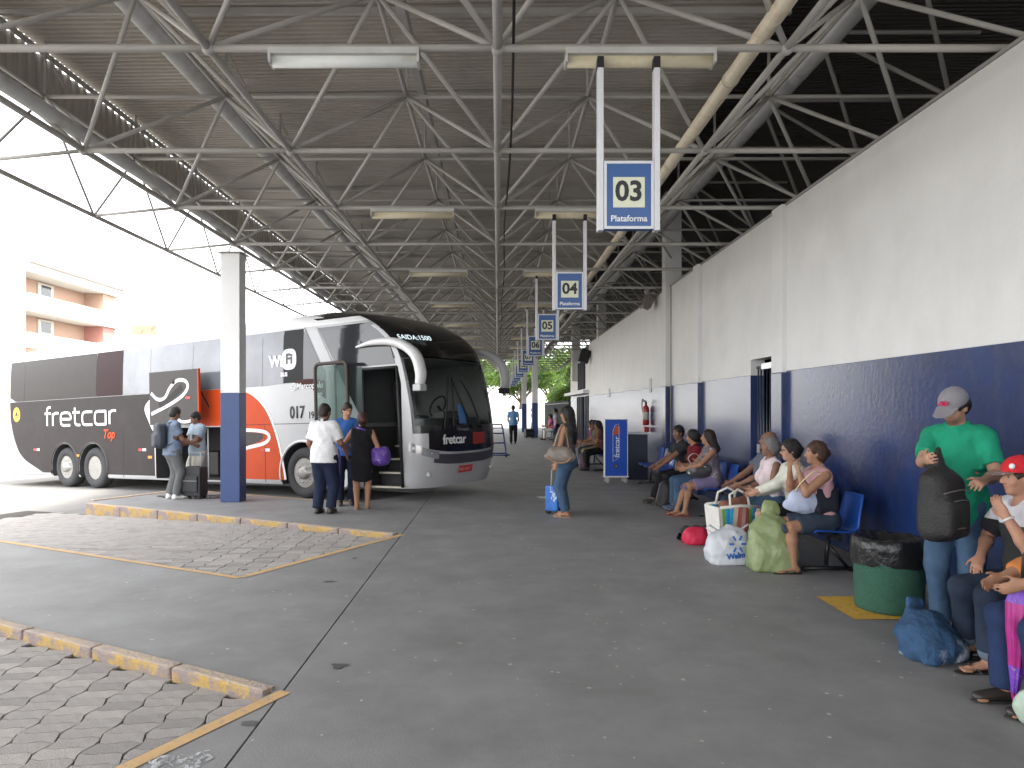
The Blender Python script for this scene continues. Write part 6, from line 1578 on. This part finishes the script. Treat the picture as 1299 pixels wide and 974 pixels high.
for q, (p, lab, c_, pc, sk_c) in enumerate(fs):
    person(lab, p, RZ, 1.62, .022, sk_c, sit=q < 2, T=(0, .15, 1), hair='tied', shirt=cloth('farther %d' % q, c_), sleeve=.5, pants='long', pcol=pc, look=(.1, 1, -.1), face=False, **(dict(wl=(-.08, .4, .72), wr=(.1, .4, .72)) if q < 2 else {}))
# --- man in the green polo, with the backpack he holds
pg = (3.44, 5.42, 0); rg_ = R(132)
GREEN = cloth('green polo', (.018, .30, .17), bump=.5)
gm = person('man in a green polo and grey cap standing by the bin, looking into a backpack', pg, rg_, 1.80, .0085, PALE, g=1.0, shirt=GREEN, sleeve=.72, hem=-.12, pcol=JEAN, hair='short', hcol=(.014, .01, .008), beard=True, cap=mat('grey cap cloth', (.24, .23, .25), .85, var=.08, bump=.3, bscale=200), collar=GREEN,
            wr=loc_of(pg, rg_, (3.04, 5.14, 1.31)), wl=loc_of(pg, rg_, (3.34, 4.98, 1.18)), er=(.5, -.4, -1), el=(-.35, -.7, -.8), look=(.25, 1, -.6), up=(0, .4, 1), curl=.75, wide=.96, loose=-.002, palm_l=(.3, -.6, -.6), palm_r=(-.7, -.2, .2))
hp = gm['hp']; q1 = Vector(hp(0, .106, .085)); HMm = Matrix(gm['HM'].tolist())
text('cap_mark', 'AV', .042, mat('red stitching', (.42, .015, .07), .6), gm['root'], mtx=frame_mtx(q1, -HMm.col[0], Vector(HMm.col[2]) * .9 - Vector(HMm.col[1]) * .35), offset=.003, ext=.004, sx=1.3)
for k in range(2):
    c = Soft(); c.ell(gm['tp'](.40 - .075 * k, .108), (.006, .006, .006)); soft_obj('button', c, .004, M_SWHITE, gm['root'])
bkp = empty('backpack', (3.08, 5.03, .78), R(28), label='black backpack held up by the man in the green polo', cat='backpack')
M_BKP = mat('black pack cloth', (.016, .015, .015), .6, bump=.5, bscale=70, dirt=(.035, .032, .03), dscale=6)
c = Soft(); c.box((0, 0, .22), (.165, .10, .24), None, .09, .02); c.box((-.01, -.095, .15), (.125, .04, .13), None, .035, .03); c.cone((0, .02, .42), (.015, .03, .60), .085, .03, .05, ((0, 1, 0), .6)); c.wrinkle(.007, 34, 77); soft_obj('pack', c, .009, M_BKP, bkp)
for z_, w_ in ((.27, .13), (.08, .12), (.34, .15)):
    bm = bmesh.new(); sweep(bm, curve3([(-w_, -.105, z_ - .02), (-w_ * .4, -.135, z_), (w_ * .4, -.135, z_), (w_, -.105, z_ - .03)], 5), .005, 6); obj('zip', bm, mat('zip grey', (.12, .115, .11), .4), bkp)
for sx in (1,):
    bm = bmesh.new(); sweep(bm, curve3([(sx * .07, .08, .44), (sx * .1, .17, .34), (sx * .11, .18, .15), (sx * .12, .09, .02)], 5), .02, 8, sy=.4); obj('strap', bm, M_BKP, bkp)
# --- man in the red cap
pr = (3.52, 4.66, 0); rr_ = R(88)
def block_mat(name, c1, c2, z):
    m = mat(name, c1, .85, var=.1, vscale=9, bump=.3, bscale=240); nt = m.node_tree; b = nt.nodes['Principled BSDF']; tc = nt.nodes.new('ShaderNodeTexCoord'); sp = nt.nodes.new('ShaderNodeSeparateXYZ'); st = nt.nodes.new('ShaderNodeMath'); st.operation = 'GREATER_THAN'; st.inputs[1].default_value = z
    mx = nt.nodes.new('ShaderNodeMix'); mx.data_type = 'RGBA'; old = b.inputs['Base Color'].links[0].from_socket
    nt.links.new(tc.outputs['Object'], sp.inputs[0]); nt.links.new(sp.outputs[2], st.inputs[0]); nt.links.new(st.outputs[0], mx.inputs[0]); nt.links.new(old, mx.inputs[6]); mx.inputs[7].default_value = (*c2, 1); nt.links.new(mx.outputs[2], b.inputs['Base Color']); return m
RED = mat('red cap cloth', (.55, .012, .022), .8, var=.06, bump=.3, bscale=200)
rm = person('man in a red cap and black and white tee seated at the bench, hand raised', pr, rr_, 1.70, .0085, (.40, .21, .14), g=1.06, sit=True, T=(0, .26, 1), hair='short', hcol=(.03, .02, .015), shirt=block_mat('black and white tee', (.016, .016, .018), (.66, .66, .69), .93), sleeve=.7, hem=-.05, pants='long', pcol=DJEAN, cap=RED, cape=mat('cap brim print', (.2, .12, .11), .7, dirt=(.45, .42, .4), dscale=60, dthr=(.5, .6)), pants_hem=.82,
            wl=loc_of(pr, rr_, (3.17, 4.52, 1.00)), el=(-.5, .4, -1), wr=loc_of(pr, rr_, (3.25, 4.88, .68)), er=(.8, -.5, .1), look=(.05, 1, -.05), shoe='sandal', shcol=(.03, .025, .022), al=(-.08, .40, .085), ar=(.24, .36, .085), palm_l=(.3, -.5, .2), palm_r=(0, 0, -1), curl=.55, belly=.03, loose=.004)
for kn, an in ((rm['kr'], rm['ar']), (rm['kl'], rm['al'])):
    c = Soft(); a = kn + (an - kn) * .76; b_ = kn + (an - kn) * .87; c.cone(a, b_, .069, .068, .01); c.cutr(kn + (an - kn) * .78, -unit(an - kn), .1); soft_obj('cuff', c, .009, cloth('pale cuff', (.13, .17, .22)), rm['pants'])
bm = bmesh.new(); wv = Vector(rm['wl']); ev = Vector(rm['el']); dv = (wv - ev).normalized(); pc_ = wv - dv * .02
sweep(bm, [pc_ + (dv.orthogonal().normalized() * math.cos(a) + dv.cross(dv.orthogonal().normalized()) * math.sin(a)) * .033 for a in [2 * math.pi * k / 16 for k in range(16)]], .008, 6, closed=True); obj('wrist_watch', bm, mat('watch strap white', (.6, .6, .58), .4), rm['root'])
hq = rm['hp']; HMm = Matrix(rm['HM'].tolist())
c = Soft(); c.ell(hq(-.06, .075, .075), (.018, .018, .02), None, .005); soft_obj('cap_emblem', c, .006, M_SWHITE, rm['cap'])
# --- seated person at the picture's edge, with the umbrella
pq = (3.30, 4.02, 0)
person('person in an orange top and jeans seated at the near end of the bench', pq, R(90), 1.66, .0105, TAN, sit=True, T=(0, .05, 1), hair='wavy', shirt=cloth('orange top', (.55, .2, .06)), sleeve=1.6, pants='long', pcol=cloth('indigo denim', (.02, .035, .09)), wl=(-.06, .42, .72), wr=(.16, .40, .70), look=(0, 1, 0), shoe='shoe', shcol=(.03, .025, .02), bust=.9, al=(-.1, .36, .085), ar=(.12, .40, .085))
uq = empty('folded_umbrella', (2.86, 4.02, 0), label='folded magenta and violet umbrella propped before the seated person by the red cap', cat='umbrella')
uq.rotation_euler = (0, R(4), 0)
bm = bmesh.new(); N_ = 32; rg = []
for r, z in ((.008, .06), (.016, .10), (.035, .25), (.055, .45), (.062, .6), (.045, .68), (.02, .72)):
    rg.append([bm.verts.new(((r * (1 + .22 * math.cos(8 * 2 * math.pi * k / N_ + z * 6))) * math.cos(2 * math.pi * k / N_), (r * (1 + .22 * math.cos(8 * 2 * math.pi * k / N_ + z * 6))) * math.sin(2 * math.pi * k / N_), z)) for k in range(N_)])
for j, (A, B) in enumerate(zip(rg, rg[1:])):
    for k in range(N_): f = bm.faces.new((A[k], A[(k + 1) % N_], B[(k + 1) % N_], B[k])); f.smooth = True; f.material_index = 1 if j in (1, 4) else 0
bmesh.ops.recalc_face_normals(bm, faces=bm.faces)
obj('canopy', bm, [mat('magenta nylon', (.36, .015, .19), .45, var=.25, vscale=14), mat('violet print', (.16, .05, .42), .45, var=.3, vscale=30, dirt=(.5, .25, .3), dscale=25, dthr=(.58, .64))], uq)
bm = bmesh.new(); add_tube(bm, (0, 0, .0), (0, 0, .07), .006, seg=8); obj('tip', bm, M_BLACK, uq)
bm = bmesh.new(); sweep(bm, [(0, 0, .7), (0, 0, .86), (.02, 0, .9), (.05, 0, .9), (.06, 0, .86)], .011, 8); obj('handle', bm, M_BLACK, uq)
# ================================================================== BACKGROUND: trees, fence, buildings
M_BARK = mat('bark', (.12, .09, .065), .9, var=.3, vscale=8, bump=.6, bscale=20)
LEAFS = [mat('leaf %s' % n, c, .6, var=.25, vscale=2, spec=.3) for n, c in (('mid', (.075, .13, .03)), ('light', (.12, .19, .045)), ('dark', (.035, .075, .02)))]
for m in LEAFS:      # leaves let light through
    nt = m.node_tree; b = nt.nodes['Principled BSDF']; tl = nt.nodes.new('ShaderNodeBsdfTranslucent'); tl.inputs[0].default_value = (.16, .26, .05, 1); mx = nt.nodes.new('ShaderNodeMixShader'); mx.inputs[0].default_value = .35
    nt.links.new(b.outputs[0], mx.inputs[1]); nt.links.new(tl.outputs[0], mx.inputs[2]); nt.links.new(mx.outputs[0], nt.nodes['Material Output'].inputs[0])
def leaves(bm, centre, rad, n, size, rs):
    """leaf blades through a lumpy volume"""
    d = rs.normal(size=(n, 3)); d /= np.linalg.norm(d, axis=1)[:, None]; p = np.array(centre) + d * np.array(rad) * (rs.uniform(.35, 1., (n, 1)) ** .6); s = size * rs.uniform(.6, 1.4, (n, 1))
    a = rs.normal(size=(n, 3)); a /= np.linalg.norm(a, axis=1)[:, None]; b_ = np.cross(a, rs.normal(size=(n, 3))); b_ /= np.linalg.norm(b_, axis=1)[:, None]; c_ = np.cross(a, b_)
    bm.append(np.stack([p + a * s, p + b_ * s * .45, p - a * s, p - b_ * s * .45 + c_ * s * .2], 1))
def leaf_obj(name, lst, parent, seed=1):
    V_ = np.concatenate(lst).reshape(-1, 3); n = len(V_) // 4; me = bpy.data.meshes.new(name); me.from_pydata(V_.tolist(), [], np.arange(4 * n).reshape(n, 4).tolist())
    for m in LEAFS: me.materials.append(m)
    me.polygons.foreach_set('material_index', np.random.RandomState(seed).choice(3, n, p=[.5, .25, .25]).astype(np.int32)); return obj(name, me, None, parent)
def tree(x, y, h, r, label, seed, n=2200, size=.2, z0=0., group='trees beyond the far end'):
    rs = np.random.RandomState(seed); t = empty('tree', (x, y, z0), label=label, cat='tree', group=group)
    bm = bmesh.new(); pts = [(0, 0, 0), (.1 * rs.normal(), .1 * rs.normal(), h * .3), (.2 * rs.normal(), .2 * rs.normal(), h * .6)]; sweep(bm, pts, [h * .035, h * .026, h * .014], 8)
    tips = []
    for k in range(6):
        a = k * 1.05 + rs.uniform(0, .5); e = (math.cos(a) * r * rs.uniform(.4, .75), math.sin(a) * r * rs.uniform(.4, .75), h * rs.uniform(.55, .92)); sweep(bm, [pts[1], tuple((np.array(pts[1]) + np.array(e)) / 2 + rs.normal(size=3) * .1), e], [h * .015, h * .01, h * .005], 6); tips.append(e)
    obj('trunk', bm, M_BARK, t)
    bm = []; tips += [(0, 0, h * .85), (0, 0, h * .62)]
    for e in tips: leaves(bm, e, (r * rs.uniform(.38, .55), r * rs.uniform(.38, .55), h * rs.uniform(.13, .2)), n // len(tips), size, rs)
    leaf_obj('crown', bm, t, seed); return t
tl_specs = [(-7.0, 80, 8.5, 4.6, 'broad green tree leftmost behind the coach nose'), (-2.2, 86, 8.0, 4.2, 'rounded green tree seen just right of the coach mirror'), (2.4, 78, 7.2, 3.8, 'bright green tree above the head of the far walker'), (6.2, 84, 8.6, 4.4, 'green tree between the two far columns'), (9.5, 72, 7.2, 4.0, 'leafy tree over the far fence beside the hedge'), (8.6, 58, 5.8, 3.0, 'pale green tree nearest the building end'), (-13, 88, 9, 5, 'tall green tree hidden mostly behind the coach')]
for k, (x, y, h, r, lab) in enumerate(tl_specs): tree(x, y, h, r, lab, 100 + k, 3400, .26)
# hedge and railing fence along the far right side
hd = empty('hedge', (5.2, 52, 0), label='clipped green hedge spilling over the dark fence beyond the building', cat='hedge')
bm = []; rs = np.random.RandomState(5)
for k in range(16): leaves(bm, (rs.uniform(-.3, .5), -9 + k * 1.35, 2.5 + .3 * rs.normal()), (.9, 1.1, .75), 420, .12, rs)
leaf_obj('foliage', bm, hd)
fn = empty('fence', (4.1, 52, 0), label='dark green railing fence under the hedge at the far end', cat='fence')
M_FN = mat('dark green iron', (.015, .03, .028), .5)
for k in range(62): box('bar', (0, -10.2 + k * .34, 1.05), (.05, .06, 2.1), M_FN, fn, 0)
for z in (.2, 1.95): box('rail', (.0, .1, z), (.04, 21, .07), M_FN, fn, 0)
# low white wall and parked car at the end of the road
lw = box('end_wall', (-6, 69, .75), (26, .3, 1.5), mat('lime-washed wall', (.72, .71, .68), .8, var=.08)); tag(lw, 'low white wall across the far end of the station', 'wall')
# apartment building on the open side
M_CRM = mat('cream render', (.47, .42, .31), .8, var=.04, vscale=.6); M_PCH = mat('peach render', (.40, .27, .20), .8, var=.05, vscale=.6); M_WRD = mat('white render', (.55, .53, .49), .8, var=.03); M_PNK = mat('rose render', (.40, .19, .16), .8, var=.05)
ab = empty('apartment_building', (-26, 40, 0), label='cream and peach apartment block with balcony bands behind the coach', cat='building')
def bb(name, x0, x1, y0, y1, z0, z1, m, parent=ab): return box(name, ((x0 + x1) / 2, (y0 + y1) / 2, (z0 + z1) / 2), (x1 - x0, y1 - y0, z1 - z0), m, parent, 0)
G0 = -.6
bb('tower', -9, 0, -9, -.02, G0, 13.4, M_CRM)
bb('back_wall', -9, -1.3, 0, 10, G0, 9.7, M_PCH)
for k, (z0, z1) in enumerate(((9.22, 9.75), (7.05, 8.05), (5.0, 5.85), (2.6, 3.6))): bb('balcony_band', -1.3, .15 - .01 * k, 0, 10.3, z0, z1, M_WRD)
for k, (z0, z1) in enumerate(((8.05, 9.22), (5.85, 7.05))):
    bb('divider', -1.3, -.05, 7.9, 9.4, z0, z1, M_PNK if k else M_PCH)
    w = bb('window', -1.34, -1.22, 3.0, 4.5, z0 + .25, z1 - .1, M_WRD)
    box('pane', (.065, 0, -.02), (.02, .9, .62), M_SMOKE, w, 0)
bb('awning', -1.2, .6, 0, 8, 4.2, 4.95, M_PNK)
bb('roof_slab', -9.2, .35, -.02, 10.5, 9.75, 9.95, M_WRD)
for z in (3.6,): bb('lower_wall', -1.3, -.1, 0, 10, G0, 2.6, M_PCH)
hs = empty('house', (-32, 66, 0), label='low house with a faded ochre sign beyond the coach roof', cat='house')
bb('wall', -6, 8, 0, 6, G0, 8.3, M_WRD, hs); bb('sign_panel', -1.3, 1.0, -.1, -.02, 8.32, 9.2, mat('ochre sign', (.42, .34, .18), .6, var=.5, vscale=2.5, dirt=(.2, .17, .12), dscale=2, dthr=(.5, .55)), hs); bb('parapet', 1.4, 8, -.1, 3, 8.32, 9.1, mat('grey parapet', (.3, .3, .32), .7), hs)
# kerbside bits at the far left edge
fl_ = empty('flower_bed', (-21.5, 26.5, -.5), label='small green shrub on the road edge behind the coach tail', cat='shrub')
bm = []; leaves(bm, (0, 0, 1.2), (1.0, 1.2, 1.0), 900, .14, np.random.RandomState(9)); leaf_obj('foliage', bm, fl_)
bm = bmesh.new(); sweep(bm, [(0, 0, 0), (.05, 0, .6), (0, .05, 1.3)], [.06, .05, .02], 6); obj('stem', bm, M_BARK, fl_)
fw = empty('slat_fence', (-22.5, 28, -.5), label='brown slatted fence at the road edge left of the coach tail', cat='fence')
for k in range(7): box('slat', (0, 0, .2 + k * .24), (.06, 5, .16), mat('brown slat', (.16, .08, .06), .8), fw, .004)
for yy in (-2.4, 0, 2.4): box('post', (.08, yy, .95), (.1, .1, 1.9), mat('post grey', (.2, .18, .17), .8), fw, .005)
